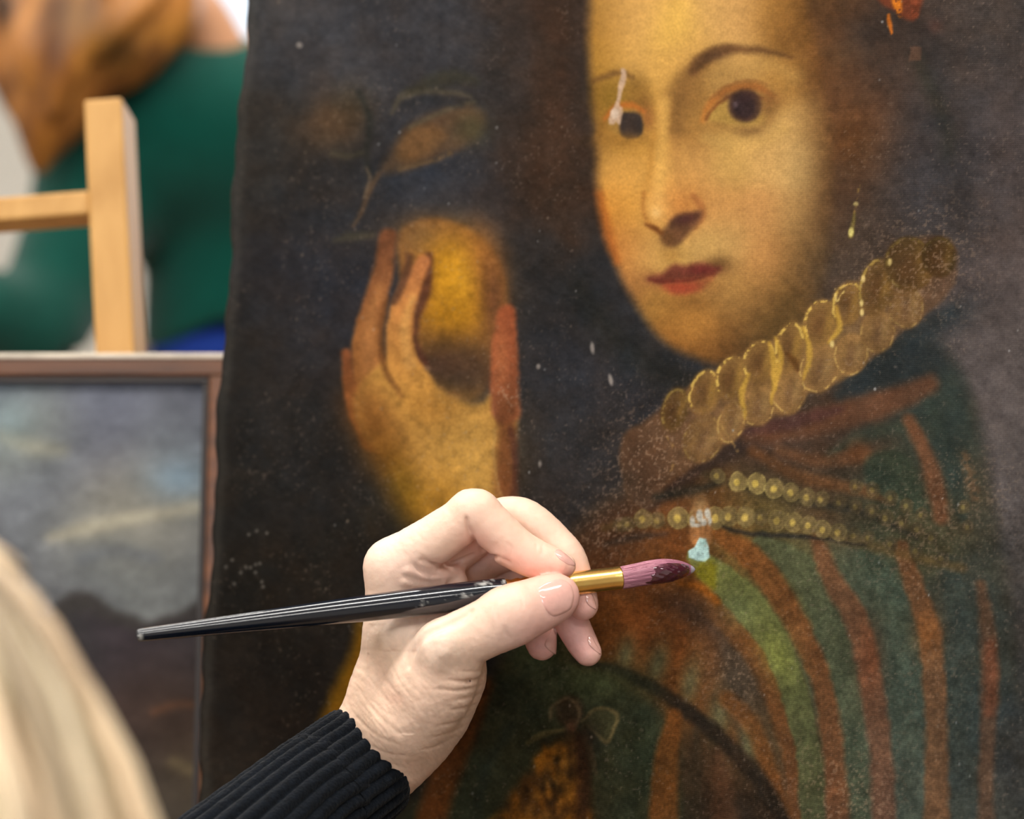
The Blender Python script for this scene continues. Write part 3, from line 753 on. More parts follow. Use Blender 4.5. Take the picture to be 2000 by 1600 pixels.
def set_vcol(me, C, name='Paint'):
    a = me.color_attributes.new(name, 'FLOAT_COLOR', 'POINT')
    n = len(me.vertices)
    buf = np.ones((n, 4), np.float32)
    buf[:, :3] = C.reshape(-1, 3)
    a.data.foreach_set('color', buf.ravel())


def box(name, lo, hi, m, parent=None, bevel=0.002, axes=None, origin=None, seg=2):
    """bevelled box; axes: 3x3 rows (x,y,z directions) with an origin, else world axes"""
    bm = bmesh.new()
    bmesh.ops.create_cube(bm, size=1)
    lo, hi = Vector(lo), Vector(hi)
    for v in bm.verts:
        v.co = Vector([lo[i] + (v.co[i] + .5) * (hi[i] - lo[i]) for i in range(3)])
    if bevel:
        bmesh.ops.bevel(bm, geom=list(bm.edges), offset=min(bevel, min(abs(hi[i] - lo[i]) for i in range(3)) * .4), segments=seg, profile=.5, affect='EDGES')
    if axes is not None:
        A = np.array(axes); O = np.array(origin)
        for v in bm.verts:
            v.co = Vector(O + np.array(v.co) @ A)
    me = bpy.data.meshes.new(name)
    bm.to_mesh(me); bm.free()
    o = link_mesh(name, me, m, parent, smooth=False)
    return o


def frame_axes(axis):
    a = np.array(axis, float); a /= np.linalg.norm(a)
    h = np.array([0, 0, 1.0]) if abs(a[2]) < .9 else np.array([1.0, 0, 0])
    u = np.cross(a, h); u /= np.linalg.norm(u)
    return a, u, np.cross(a, u)


def lathe_along(path, radii, n=32, caps=True, shape=None):
    """tube through world points with radii; returns V, F(list)"""
    path = np.array(path, float); m = len(path)
    T = np.gradient(path, axis=0)
    T /= np.linalg.norm(T, axis=1)[:, None]
    _, u, _ = frame_axes(T[0])
    V = []
    for i in range(m):
        u = u - T[i] * (u @ T[i]); u /= np.linalg.norm(u)
        w = np.cross(T[i], u)
        th = np.arange(n) / n * 2 * math.pi
        r = np.full(n, radii[i]) if shape is None else radii[i] * shape(th, i)
        V.append(path[i] + (np.cos(th) * r)[:, None] * u + (np.sin(th) * r)[:, None] * w)
    V = np.concatenate(V)
    F = []
    for i in range(m - 1):
        for k in range(n):
            a, b = i * n + k, i * n + (k + 1) % n
            F.append((a, b, b + n, a + n))
    if caps:
        F.append(tuple(range(n))[::-1])
        F.append(tuple((m - 1) * n + k for k in range(n)))
    return V, F


def tube(name, path, radii, m, parent=None, n=24, shape=None, caps=True):
    V, F = lathe_along(path, radii, n, caps, shape)
    me = mesh_from(V, F, name)
    bm = bmesh.new(); bm.from_mesh(me)
    bmesh.ops.recalc_face_normals(bm, faces=bm.faces)
    bm.to_mesh(me); bm.free()
    return link_mesh(name, me, m, parent)


# ------------------------------------------------------------------ signed-distance sculpting
class Sculpt:
    """a signed distance grid in world space; chains of tapering flesh are blended into it"""
    def __init__(self, lo, hi, h):
        self.lo = np.array(lo, float); self.h = h
        self.n = np.ceil((np.array(hi) - self.lo) / h).astype(int) + 1
        self.f = np.full(self.n, 0.05, np.float32)
        self.ax = [self.lo[i] + np.arange(self.n[i]) * h for i in range(3)]

    def block(self, lo, hi):
        a = np.clip(np.floor((np.array(lo) - self.lo) / self.h).astype(int), 0, self.n - 1)
        b = np.clip(np.ceil((np.array(hi) - self.lo) / self.h).astype(int) + 1, 1, self.n)
        if np.any(b <= a): return None
        s = tuple(slice(a[i], b[i]) for i in range(3))
        return s, [self.ax[i][s[i]].astype(np.float32).reshape([-1 if j == i else 1 for j in range(3)]) for i in range(3)]

    def blend(self, s, d, k, sub=False):
        f = self.f[s]
        if sub:
            h = np.clip(0.5 - 0.5 * (f + d) / k, 0, 1) if k > 0 else (f < -d).astype(np.float32)
            self.f[s] = f * (1 - h) - d * h + k * h * (1 - h)
        elif k <= 0:
            self.f[s] = np.minimum(f, d)
        else:
            h = np.clip(0.5 + 0.5 * (f - d) / k, 0, 1)
            self.f[s] = f * (1 - h) + d * h - k * h * (1 - h)

    def chain_d(self, pts, rad, flat=None, smooth=True, n=4, pad=0.014):
        """distance of a tapering chain (flat = (axis, factor) squashes the section)"""
        Q = np.column_stack([np.asarray(pts, float), np.asarray(rad, float)])
        if smooth and len(Q) > 2: Q = catmull(Q, False, n)
        r = Q[:, 3].max() + pad
        b = self.block(Q[:, :3].min(0) - r, Q[:, :3].max(0) + r)
        if b is None: return None
        s, (X, Y, Z) = b
        D = None
        for i in range(len(Q) - 1):
            a, c = Q[i, :3], Q[i + 1, :3]
            v = c - a; L = v @ v + 1e-12
            x, y, z = X - a[0], Y - a[1], Z - a[2]
            t = np.clip((x * v[0] + y * v[1] + z * v[2]) / L, 0, 1)
            x = x - t * v[0]; y = y - t * v[1]; z = z - t * v[2]
            q = x * x + y * y + z * z
            if flat is not None:
                A, k = flat
                qa = x * A[0] + y * A[1] + z * A[2]
                q = q + (1 / (k * k) - 1) * qa * qa
            d = np.sqrt(q) - (Q[i, 3] + (Q[i + 1, 3] - Q[i, 3]) * t)
            if flat is not None: d = d * min(1, 0.5 + 0.5 * flat[1])
            D = d if D is None else np.minimum(D, d)
        return s, D.astype(np.float32)

    def chain(self, pts, rad, k=0.004, **kw):
        r = self.chain_d(pts, rad, **kw)
        if r is not None: self.blend(r[0], r[1], k)

    def carve(self, pts, rad, k=0.003, **kw):
        r = self.chain_d(pts, rad, **kw)
        if r is not None: self.blend(r[0], r[1], k, True)

    def ell(self, c, rad, axes=None, k=0.01):
        c = np.array(c, float); rad = np.array(rad, float)
        r = rad.max() * 1.05 + 0.03
        b = self.block(c - r, c + r)
        if b is None: return
        s, (X, Y, Z) = b
        x, y, z = X - c[0], Y - c[1], Z - c[2]
        if axes is not None:
            A = np.array(axes)
            x, y, z = [x * A[i][0] + y * A[i][1] + z * A[i][2] for i in range(3)]
        k0 = np.sqrt((x / rad[0]) ** 2 + (y / rad[1]) ** 2 + (z / rad[2]) ** 2)
        k1 = np.sqrt((x / rad[0] ** 2) ** 2 + (y / rad[1] ** 2) ** 2 + (z / rad[2] ** 2) ** 2) + 1e-9
        self.blend(s, (k0 * (k0 - 1) / k1).astype(np.float32), k)

    def sample(self, W):
        q = (np.asarray(W) - self.lo) / self.h
        q = np.clip(q, 0, self.n - 1.001)
        i = q.astype(int); t = q - i
        f = self.f
        out = 0
        for dx in (0, 1):
            for dy in (0, 1):
                for dz in (0, 1):
                    w = (t[:, 0] if dx else 1 - t[:, 0]) * (t[:, 1] if dy else 1 - t[:, 1]) * (t[:, 2] if dz else 1 - t[:, 2])
                    out = out + w * f[i[:, 0] + dx, i[:, 1] + dy, i[:, 2] + dz]
        return out

    def grad(self, W):
        e = self.h * 1.2
        g = np.stack([self.sample(W + np.eye(3)[i] * e) - self.sample(W - np.eye(3)[i] * e) for i in range(3)], 1)
        return g / (np.linalg.norm(g, axis=1)[:, None] + 1e-9)

    def surface(self, relax=1):
        """surface nets -> V, F (quads)"""
        f = self.f; n = self.n
        ins = f < 0
        nx, ny, nz = n - 1
        cnt = np.zeros((nx, ny, nz), np.uint8)
        for dx in (0, 1):
            for dy in (0, 1):
                for dz in (0, 1):
                    cnt += ins[dx:dx + nx, dy:dy + ny, dz:dz + nz]
        act = (cnt > 0) & (cnt < 8)
        idx = np.full(act.shape, -1, np.int32)
        cells = np.argwhere(act)
        idx[act] = np.arange(len(cells))
        acc = np.zeros((len(cells), 3)); num = np.zeros(len(cells))
        off = [(a, b, c) for a in (0, 1) for b in (0, 1) for c in (0, 1)]
        for p in off:
            for ax in range(3):
                if p[ax]: continue
                q = list(p); q[ax] = 1
                fa = f[cells[:, 0] + p[0], cells[:, 1] + p[1], cells[:, 2] + p[2]]
                fb = f[cells[:, 0] + q[0], cells[:, 1] + q[1], cells[:, 2] + q[2]]
                m = (fa < 0) != (fb < 0)
                t = np.where(m, fa / np.where(m, fa - fb, 1), 0)
                pos = np.array(p, float)[None].repeat(len(cells), 0)
                pos[:, ax] += t
                acc += np.where(m[:, None], pos, 0); num += m
        V = self.lo + (cells + acc / num[:, None]) * self.h
        F = []
        for ax in range(3):
            sl0 = [slice(None)] * 3; sl1 = [slice(None)] * 3
            sl0[ax] = slice(0, -1); sl1[ax] = slice(1, None)
            a, b = ins[tuple(sl0)], ins[tuple(sl1)]
            e = np.argwhere(a != b)
            u, w = (ax + 1) % 3, (ax + 2) % 3
            ok = (e[:, u] > 0) & (e[:, w] > 0) & (e[:, u] < n[u] - 1) & (e[:, w] < n[w] - 1)
            e = e[ok]
            fl = a[e[:, 0], e[:, 1], e[:, 2]]
            def g(du, dw):
                c = e.copy(); c[:, u] += du; c[:, w] += dw
                return idx[c[:, 0], c[:, 1], c[:, 2]]
            q = np.stack([g(-1, -1), g(0, -1), g(0, 0), g(-1, 0)], 1)
            q[~fl] = q[~fl][:, ::-1]
            F.append(q)
        F = np.concatenate(F)
        F = F[(F >= 0).all(1)]
        for _ in range(relax):
            S = np.zeros_like(V); c = np.zeros(len(V))
            for i in range(4):
                j = F[:, (i + 1) % 4]
                np.add.at(S, F[:, i], V[j]); np.add.at(c, F[:, i], 1)
                np.add.at(S, j, V[F[:, i]]); np.add.at(c, j, 1)
            V = V * .4 + .6 * S / np.maximum(c, 1)[:, None]
            g = self.grad(V)
            V = V - g * np.clip(self.sample(V), -self.h, self.h)[:, None]
        return V, F
# ------------------------------------------------------------------ the room
M_WALL = mat('wall_paint', (214, 209, 200), 0.9, 0.2, noise=(3, .04))
M_CEIL = mat('ceiling_paint', (232, 230, 224), 0.95, 0.1)
M_FLOOR = wood_mat('floor_boards', (112, 92, 70), (142, 118, 90), 0.45, (14, 1.2, 1))
M_WHITE = mat('white_lacquer', (228, 228, 224), 0.35)
X0, X1, Y0, Y1, ZC = -2.4, 2.6, -2.4, 4.4, 2.7


def structure(o):
    o['kind'] = 'structure'
    return o


structure(box('floor', (X0, Y0, -0.1), (X1, Y1, 0), M_FLOOR, bevel=0))
structure(box('ceiling', (X0, Y0, ZC), (X1, Y1, ZC + 0.1), M_CEIL, bevel=0))
structure(box('wall_left', (X0 - 0.12, Y0, 0), (X0, Y1, ZC), M_WALL, bevel=0))
structure(box('wall_right', (X1, Y0, 0), (X1 + 0.12, Y1, ZC), M_WALL, bevel=0))


def holed_wall(name, y0, y1, hx0, hx1, hz0, hz1):
    """a wall with one window opening, as one mesh of four blocks"""
    bm = bmesh.new()
    for (a, b, c, d) in ((X0, hx0, 0, ZC), (hx1, X1, 0, ZC), (hx0, hx1, 0, hz0), (hx0, hx1, hz1, ZC)):
        r = bmesh.ops.create_cube(bm, size=1)
        for v in r['verts']:
            v.co = Vector((a + (v.co.x + .5) * (b - a), y0 + (v.co.y + .5) * (y1 - y0), c + (v.co.z + .5) * (d - c)))
    me = bpy.data.meshes.new(name); bm.to_mesh(me); bm.free()
    return structure(link_mesh(name, me, M_WALL, None, False))


def window(name, hx0, hx1, hz0, hz1, y0, y1, inward):
    w = structure(empty(name, ((hx0 + hx1) / 2, (y0 + y1) / 2, hz0)))
    ym = (y0 + y1) / 2
    t = 0.05
    for a, b, c, d in ((hx0, hx0 + t, hz0, hz1), (hx1 - t, hx1, hz0, hz1), (hx0 + t, hx1 - t, hz0, hz0 + t), (hx0 + t, hx1 - t, hz1 - t, hz1)):
        box('window_frame', (a, ym - .03, c), (b, ym + .03, d), M_WHITE, w, .004)
    xm = (hx0 + hx1) / 2
    box('mullion', (xm - .025, ym - .025, hz0 + t), (xm + .025, ym + .025, hz1 - t), M_WHITE, w, .004)
    gm = bpy.data.materials.get('window_glass')
    if gm is None:
        gm = bpy.data.materials.new('window_glass'); gm.use_nodes = True
        n = gm.node_tree.nodes; b = n['Principled BSDF']
        b.inputs['Transmission Weight'].default_value = 1; b.inputs['Roughness'].default_value = 0; b.inputs['IOR'].default_value = 1.02
    for a, b_ in ((hx0 + t, xm - .025), (xm + .025, hx1 - t)):
        box('pane', (a, ym - .004, hz0 + t), (b_, ym + .004, hz1 - t), gm, w, 0)
    yi = y0 if inward < 0 else y1
    box('window_sill', (hx0 - .05, min(yi, yi + inward * .14), hz0 - .04), (hx1 + .05, max(yi, yi + inward * .14), hz0 - .002), M_WHITE, w, .006)


holed_wall('wall_back', Y1, Y1 + .2, -0.80, 0.95, 0.95, 2.45)
window('window_1', -0.80, 0.95, 0.95, 2.45, Y1, Y1 + .2, -1)
holed_wall('wall_front', Y0 - .2, Y0, -1.65, 0.15, 1.1, 2.55)
window('window_2', -1.65, 0.15, 1.1, 2.55, Y0 - .2, Y0, 1)
structure(box('baseboard_back', (X0, Y1 - .015, 0), (X1, Y1, .09), M_WHITE, bevel=.004))
structure(box('baseboard_left', (X0, Y0, 0), (X0 + .015, Y1, .09), M_WHITE, bevel=.004))
structure(box('baseboard_right', (X1 - .015, Y0, 0), (X1, Y1, .09), M_WHITE, bevel=.004))

M_TUBE = mat('lit_diffuser', (255, 244, 226), 0.5, emit=6.0)
for i, (lx, ly) in enumerate(LIGHT_STRIPS):
    t = tag(empty('ceiling_light', (lx, ly, ZC)), 'white strip light ' + ('behind the stool', 'above the fair-haired restorer', 'above the pine easel', 'beyond the person in green')[i // 2] + (', nearer the left wall', ', nearer the right wall')[i % 2], 'ceiling light', 'strip lights under the ceiling')
    box('housing', (lx - .62, ly - .07, 2.635), (lx + .62, ly + .07, ZC), M_WHITE, t, .006)
    box('diffuser', (lx - .6, ly - .055, 2.61), (lx + .6, ly + .055, 2.636), M_TUBE, t, .008)

# ------------------------------------------------------------------ the portrait on the easel
A_, B_ = -0.50, 0.14                     # slope of the canvas across and up (camera axes)
TIP = (1356.0, 1112.5, 0.787)            # where the brush meets the canvas
_kx, _ky = (TIP[0] - 1000) / FPX, (800 - TIP[1]) / FPX
_c0 = TIP[2] * (1 - A_ * _kx - B_ * _ky) + 0.0012


def on_canvas(px, py):
    kx, ky = (px - 1000) / FPX, (800 - py) / FPX
    return P(px, py, _c0 / (1 - A_ * kx - B_ * ky))


E0, E1 = on_canvas(376.0, 1600.0), on_canvas(477.0, 0.0)
V_AX = (E1 - E0) / np.linalg.norm(E1 - E0)
_q = on_canvas(1500.0, 900.0) - E0
N_AX = np.cross(_q, V_AX); N_AX /= np.linalg.norm(N_AX)
if N_AX @ (CAM - E0) < 0: N_AX = -N_AX
U_AX = np.cross(V_AX, N_AX)
if U_AX @ _q < 0: U_AX = -U_AX
H_VIS = np.linalg.norm(E1 - E0)
BOT, TOP = -0.075, H_VIS + 0.045
WID = 0.385
st = 0.00045
vv = np.concatenate([np.arange(BOT, -0.006, .004), np.arange(-0.006, H_VIS + .006, st), np.arange(H_VIS + .006, TOP, .004), [TOP]])
w_vis = max(np.dot(on_canvas(2000.0, y) - E0, U_AX) for y in (0.0, 1600.0)) + .004
uu = np.concatenate([np.arange(0, w_vis, st), np.arange(w_vis, WID, .004), [WID]])
UU, VV = np.meshgrid(uu, vv)
edge = 0.0011 * np.sin(VV * 55 + 1.0) + 0.0007 * np.sin(VV * 131) + .0004 * np.sin(VV * 320 + 2)
edge = edge - 0.0015 * np.clip(4 * (VV / H_VIS) * (1 - VV / H_VIS), 0, 1)
US = UU + edge * np.exp(-UU / .02)
rr = 0.004
dz = np.where(UU < rr, rr - np.sqrt(np.maximum(rr * rr - (rr - UU) ** 2, 0)), 0)
PW = E0 + US[..., None] * U_AX + VV[..., None] * V_AX - dz[..., None] * N_AX
PXg, PYg, _ = project(PW.reshape(-1, 3))
Cg = paint_portrait(PXg.reshape(UU.shape), PYg.reshape(UU.shape))
# folded, rubbed border of the cloth
eb = np.exp(-((UU - .0045) / .003) ** 2)[..., None]
Cg = Cg + eb * .35 * (np.array([.30, .29, .27]) - Cg)
lum = Cg.mean(-1)
relief = 0.00012 * fbm(PXg, PYg, 7, 401, 3).reshape(UU.shape) + 0.00022 * np.clip(lum - .25, 0, 1)
PW = PW + relief[..., None] * N_AX
ny_, nx_ = UU.shape
ii = np.arange(ny_ * nx_).reshape(ny_, nx_)
Fq = np.stack([ii[:-1, :-1], ii[:-1, 1:], ii[1:, 1:], ii[1:, :-1]], -1).reshape(-1, 4)
if np.dot(np.cross(U_AX, V_AX), N_AX) < 0: Fq = Fq[:, ::-1]
portrait = tag(empty('portrait_painting', E0 + .5 * WID * U_AX + BOT * V_AX), 'unframed old oil painting of a ruffed lady holding fruit, being retouched', 'painting')
me = mesh_from(PW.reshape(-1, 3), np.ascontiguousarray(Fq), 'painted_canvas')
PAINT_GAIN = 0.70
set_vcol(me, np.clip(s2l(Cg) * PAINT_GAIN, 0, .9))


def canvas_mat(name, rough, spec, weave, strength):
    m = mat(name, (0, 0, 0), rough, spec, vcol='Paint', noise=(1100, .17, 3))
    nt = m.node_tree
    b = nt.nodes['Principled BSDF']
    tc = nt.nodes.new('ShaderNodeTexCoord')
    hs = []
    for ax in ('X', 'Z'):
        w = nt.nodes.new('ShaderNodeTexWave')
        w.bands_direction = ax
        w.inputs['Scale'].default_value = weave
        w.inputs['Distortion'].default_value = 3.0
        w.inputs['Detail'].default_value = 2
        nt.links.new(tc.outputs['Object'], w.inputs['Vector'])
        hs.append(w.outputs['Fac'])
    n = nt.nodes.new('ShaderNodeTexNoise'); n.inputs['Scale'].default_value = 700; n.inputs['Detail'].default_value = 4
    nt.links.new(tc.outputs['Object'], n.inputs['Vector'])
    a1 = nt.nodes.new('ShaderNodeMath'); a1.operation = 'MAXIMUM'
    nt.links.new(hs[0], a1.inputs[0]); nt.links.new(hs[1], a1.inputs[1])
    a2 = nt.nodes.new('ShaderNodeMath'); a2.operation = 'MULTIPLY_ADD'
    nt.links.new(n.outputs['Fac'], a2.inputs[0]); a2.inputs[1].default_value = 1.3
    nt.links.new(a1.outputs[0], a2.inputs[2])
    bp = nt.nodes.new('ShaderNodeBump'); bp.inputs['Strength'].default_value = strength; bp.inputs['Distance'].default_value = .0002
    nt.links.new(a2.outputs[0], bp.inputs['Height'])
    nt.links.new(bp.outputs['Normal'], b.inputs['Normal'])
    return m


M_PAINT = canvas_mat('varnished_oil_paint', 0.5, 0.03, 420, .3)
link_mesh('painted_canvas', me, M_PAINT, portrait)
M_CLOTH = mat('raw_canvas', (120, 104, 84), 0.9, 0.1, noise=(300, .15))
M_BAR = wood_mat('stretcher_pine', (150, 116, 78), (178, 142, 98), .7)
AX = np.array([U_AX, V_AX, N_AX])


def cbox(name, lo, hi, m, parent, bevel=.001):
    return box(name, lo, hi, m, parent, bevel, AX, E0)


for a, b in (((0, BOT, -.019), (.0012, TOP, -.0045)), ((WID - .0012, BOT, -.019), (WID, TOP, -.0002)), ((0.001, BOT - .0012, -.019), (WID, BOT, -.0002)), ((0.001, TOP, -.019), (WID, TOP + .0012, -.0002))):
    cbox('tacking_edge', a, b, M_CLOTH, portrait, .0004)
bw = .04
for a, b in (((.0015, BOT + .001, -.018), (bw, TOP - .001, -.0045)), ((WID - bw, BOT + .001, -.018), (WID - .0015, TOP - .001, -.0045)), ((bw + .001, BOT + .001, -.018), (WID - bw - .001, BOT + bw, -.0045)), ((bw + .001, TOP - bw, -.018), (WID - bw - .001, TOP - .001, -.0045))):
    cbox('stretcher_bar', a, b, M_BAR, portrait)

# its easel: mast, ledge, clamp, legs (stands behind the canvas)
M_OAK = wood_mat('easel_beech', (128, 88, 52), (164, 118, 74), .5)
foot_c = E0 + WID / 2 * U_AX
easel = tag(empty('studio_easel', (foot_c[0], foot_c[1], 0)), 'brown beech easel standing behind the ruffed portrait', 'easel')
zb = BOT - .0015
cbox('mast', (WID / 2 - .025, zb - .22, -.055), (WID / 2 + .025, TOP + .10, -.021), M_OAK, easel, .003)
cbox('ledge', (.02, zb - .028, -.060), (WID - .02, zb - .001, .022), M_OAK, easel, .003)
cbox('clamp', (WID / 2 - .04, TOP + .0015, -.0205), (WID / 2 + .04, TOP + .03, .012), M_OAK, easel, .003)
top_m = E0 + WID / 2 * U_AX + (TOP - .10) * V_AX - .075 * N_AX
Nf = np.array([N_AX[0], N_AX[1], 0]); Nf /= np.linalg.norm(Nf)
Uf = np.array([U_AX[0], U_AX[1], 0]); Uf /= np.linalg.norm(Uf)
for sx, sy in ((-.28, -.10), (.28, -.10), (0, -.62)):
    p0 = top_m.copy(); p1 = np.array([foot_c[0], foot_c[1], 0.0]) + sx * Uf + sy * Nf
    p0 = p0 - (.0 if sx == 0 else .0) * Nf + (sx * .12) * Uf
    p1[2] = .012
    a, u, w = frame_axes(p1 - p0)
    L = np.linalg.norm(p1 - p0)
    box('leg', (0, -.014, -.014), (L, .014, .014), M_OAK, easel, .003, np.array([a, u, w]), p0)

# ------------------------------------------------------------------ the landscape on the second easel
LEAN = R(17.4)
LV = np.array([0, math.sin(LEAN), math.cos(LEAN)]); LN = np.array([0, -math.cos(LEAN), math.sin(LEAN)]); LU = np.array([1.0, 0, 0])
LAX = np.array([LU, LV, LN])
LO = P(412.0, 738.0, 1.03)                # inner top right corner of the frame, at the picture's surface
LW, LH, FB = 0.50, 0.40, 0.0100           # picture width, height, frame bar width
lu = np.arange(-LW, .002, .0018); lv = np.arange(-LH, .002, .0018)
LUg, LVg = np.meshgrid(lu, lv)
LP = LO + LUg[..., None] * LU + LVg[..., None] * LV
lpx, lpy, _ = project(LP.reshape(-1, 3))
Cl = paint_landscape(lpx.reshape(LUg.shape), lpy.reshape(LUg.shape))
il = np.arange(LUg.size).reshape(LUg.shape)
Fl = np.stack([il[:-1, :-1], il[:-1, 1:], il[1:, 1:], il[1:, :-1]], -1).reshape(-1, 4)
me = mesh_from(LP.reshape(-1, 3), np.ascontiguousarray(Fl), 'painted_canvas')
set_vcol(me, np.clip(s2l(Cl) * PAINT_GAIN * 1.45, 0, .9))
land = tag(empty('landscape_painting', LO - LW / 2 * LU - (LH + FB) * LV), 'framed cloudy landscape painting leaning on the pale pine easel', 'painting')
link_mesh('painted_canvas', me, M_PAINT, land)
M_FRAME = wood_mat('dark_walnut_frame', (70, 40, 20), (120, 72, 38), .4, (4, 40, 40))
M_SHADOW_LIP = mat('dark_shadow_lip', (34, 22, 16), .5, noise=(40, .2))  # dark lip standing in for the shadow line below the top bar
M_LIT_EDGE = mat('metallic_lit_edge', (196, 182, 164), .35, .5, .15, noise=(40, .25))  # metallic edge, made pale for the light on the frame's top


def lbox(name, lo, hi, m, parent, bevel=.0012):
    return box(name, lo, hi, m, parent, bevel, LAX, LO)


for a, b, g0, g1 in (((-LW - FB, .0, -.012), (FB, FB, .006), (-LW - FB, FB - .0012, -.014), (FB, FB + .0016, .0075)),
                     ((-LW - FB, -LH - FB, -.012), (FB, -LH, .006), None, None),
                     ((0, -LH, -.012), (FB, 0, .006), None, None),
                     ((-LW - FB, -LH, -.012), (-LW, 0, .006), None, None)):
    fb = lbox('frame_bar', a, b, M_FRAME, land)
    if g0 is not None:
        tag(lbox('lit_top_strip', g0, g1, M_LIT_EDGE, fb, .0006), 'pale metallic strip along the top of the frame, toned as lit')
for a, b in (((-LW, -.0034, -.002), (0, -.0002, .0045)), ((-LW, -LH, -.002), (0, -LH + .0034, .0045)), ((-.0034, -LH + .0036, -.002), (-.0002, -.0036, .0045)), ((-LW, -LH + .0036, -.002), (-LW + .0034, -.0036, .0045))):
    lbox('shadow_lip', a, b, M_SHADOW_LIP, land, .0006)  # added inside the bars to draw their shadow
lbox('backing_board', (-LW + .001, -LH + .001, -.010), (-.001, -.001, -.002), M_CLOTH, land, 0)

M_PINE = wood_mat('pale_pine', (176, 128, 64), (200, 152, 86), .5, (22, 22, 2))
pT = P(163.0, 195.0, 1.075); pB = P(186.0, 690.0, 1.052)
pax = (pT - pB) / np.linalg.norm(pT - pB)
pu = RIGHT - pax * (RIGHT @ pax); pu /= np.linalg.norm(pu)
pn = np.cross(pu, pax)                    # toward the camera
if pn @ (CAM - pB) < 0: pn = -pn
PAX = np.array([pu, pax, pn])
Lp = np.linalg.norm(pT - pB)
down = pB[2] / pax[2] - .005
pine = tag(empty('pine_easel', (pB[0] - .13, pB[1], 0)), 'pale pine H-frame easel holding the landscape, green sweater behind it', 'easel')
PW_, PD_ = .0205, .040
SP = -.30                                  # spacing to the second upright
for k in (0, 1):
    box('upright', (k * SP, -down, -PD_), (k * SP + PW_, Lp, 0), M_PINE, pine, .0015, PAX, pB)
cb0 = (P(100.0, 418.0, 1.063) - pB) @ pax; cb1 = (P(100.0, 372.0, 1.065) - pB) @ pax
for a, b in ((cb0, cb1), (-.50, -.46)):
    box('crossbar', (SP + PW_, a, -.030), (0, b, -.003), M_PINE, pine, .0015, PAX, pB)
sh = (LO - (LH + FB) * LV - pB) @ pax
box('ledge', (SP - .06, sh - .022, -.002), (PW_ + .06, sh - .001, .06), M_PINE, pine, .002, PAX, pB)
q0 = pB + (SP + PW_) / 2 * pu + (Lp - .14) * pax - .02 * pn
q1 = np.array([q0[0], q0[1] + .62, .012])
a_, u_, w_ = frame_axes(q1 - q0)
box('back_leg', (0, -.012, -.012), (np.linalg.norm(q1 - q0), .012, .012), M_PINE, pine, .002, np.array([a_, u_, w_]), q0)
# ------------------------------------------------------------------ the restorer's hand (signed-distance sculpt)
D0 = 0.765


def HP(pts):
    """(px, py, dmm, rpx) rows -> world points, radii"""
    a = np.asarray(pts, float)
    d = D0 + a[:, 2] / 1000
    return P(a[:, 0], a[:, 1], d), a[:, 3] * d / FPX


NEG = -FWD
S = Sculpt(P(560, 1640, .70).clip(-9, 9), P(560, 1640, .70), 1) if False else None
corn = np.concatenate([P(np.array([590, 1210, 590, 1210.]), np.array([930, 930, 1640, 1640.]), np.full(4, dd)) for dd in (.722, .830)])
S = Sculpt(corn.min(0), corn.max(0), 0.00062)


def hchain(pts, k=2.5, **kw):
    p, r = HP(pts)
    S.chain(p, r, k / 1000, **kw)


# palm: wrist, metacarpals, thenar
hchain([(560, 1600, 14, 112), (650, 1535, 11, 108), (722, 1482, 9, 104), (780, 1432, 8, 100), (822, 1385, 8, 94)], 4)
hchain([(742, 1420, 10, 82), (752, 1350, 9, 72), (765, 1275, 8, 60), (768, 1195, 6, 56), (770, 1110, 4, 56)], 5)
hchain([(790, 1390, 20, 66), (812, 1250, 20, 56), (835, 1112, 20, 52)], 7)
hchain([(820, 1385, 32, 62), (852, 1250, 34, 54), (885, 1128, 34, 48)], 7)
hchain([(845, 1390, 42, 58), (890, 1270, 45, 52), (935, 1160, 45, 44)], 7)
hchain([(790, 1405, -4, 84), (838, 1345, -8, 86), (872, 1292, -12, 72)], 6)
hchain([(800, 1400, 12, 92), (862, 1330, 8, 84), (880, 1300, 6, 70)], 6)
hchain([(770, 1250, 2, 50), (800, 1232, 0, 44), (850, 1222, 0, 36), (885, 1215, -2, 26)], 7)     # web of the thumb
hchain([(800, 1130, 8, 52), (845, 1135, 10, 44), (880, 1140, 12, 34)], 5)
# ring and little finger
hchain([(935, 1160, 45, 42), (985, 1128, 42, 36), (1012, 1128, 38, 34), (1034, 1170, 30, 33), (1044, 1212, 25, 33), (1052, 1240, 22, 32), (1058, 1261, 20, 29)], .6)
hchain([(885, 1128, 34, 46), (960, 1085, 33, 41), (1030, 1072, 30, 39), (1070, 1120, 25, 37), (1100, 1178, 21, 36), (1122, 1228, 18, 33), (1138, 1258, 16, 30), (1148, 1274, 15, 27)], .5)
# middle finger
hchain([(835, 1112, 20, 52), (900, 1062, 19, 47), (965, 1020, 17, 43), (1010, 1011, 16, 41), (1042, 1026, 15, 40), (1078, 1057, 14, 38), (1106, 1090, 12, 38), (1122, 1132, 11, 36), (1133, 1164, 10, 33), (1139, 1182, 9, 30)], .5)
# index finger
IDX = [(770, 1108, 4, 56), (812, 1078, 1, 51), (855, 1050, -1, 48), (898, 1021, -3, 46), (925, 1003, -4, 46), (950, 1020, -4, 45), (980, 1046, -4, 42), (1010, 1070, -4, 39),
       (1040, 1087, -4, 37), (1070, 1097, -4, 32), (1092, 1103, -4, 27), (1102, 1105, -4, 23)]
pI, rI = HP(IDX)
rI_ = S.chain_d(pI[:5], rI[:5]); S.blend(rI_[0], rI_[1], .004)
rI_ = S.chain_d(pI[4:], rI[4:]); S.blend(rI_[0], rI_[1], .0006)
hchain([(990, 1076, -5, 30), (1045, 1104, -6, 27), (1085, 1110, -6, 22)], 2)                     # finger pads
hchain([(918, 1000, -4, 44), (934, 1000, -4, 44)], 1.5)
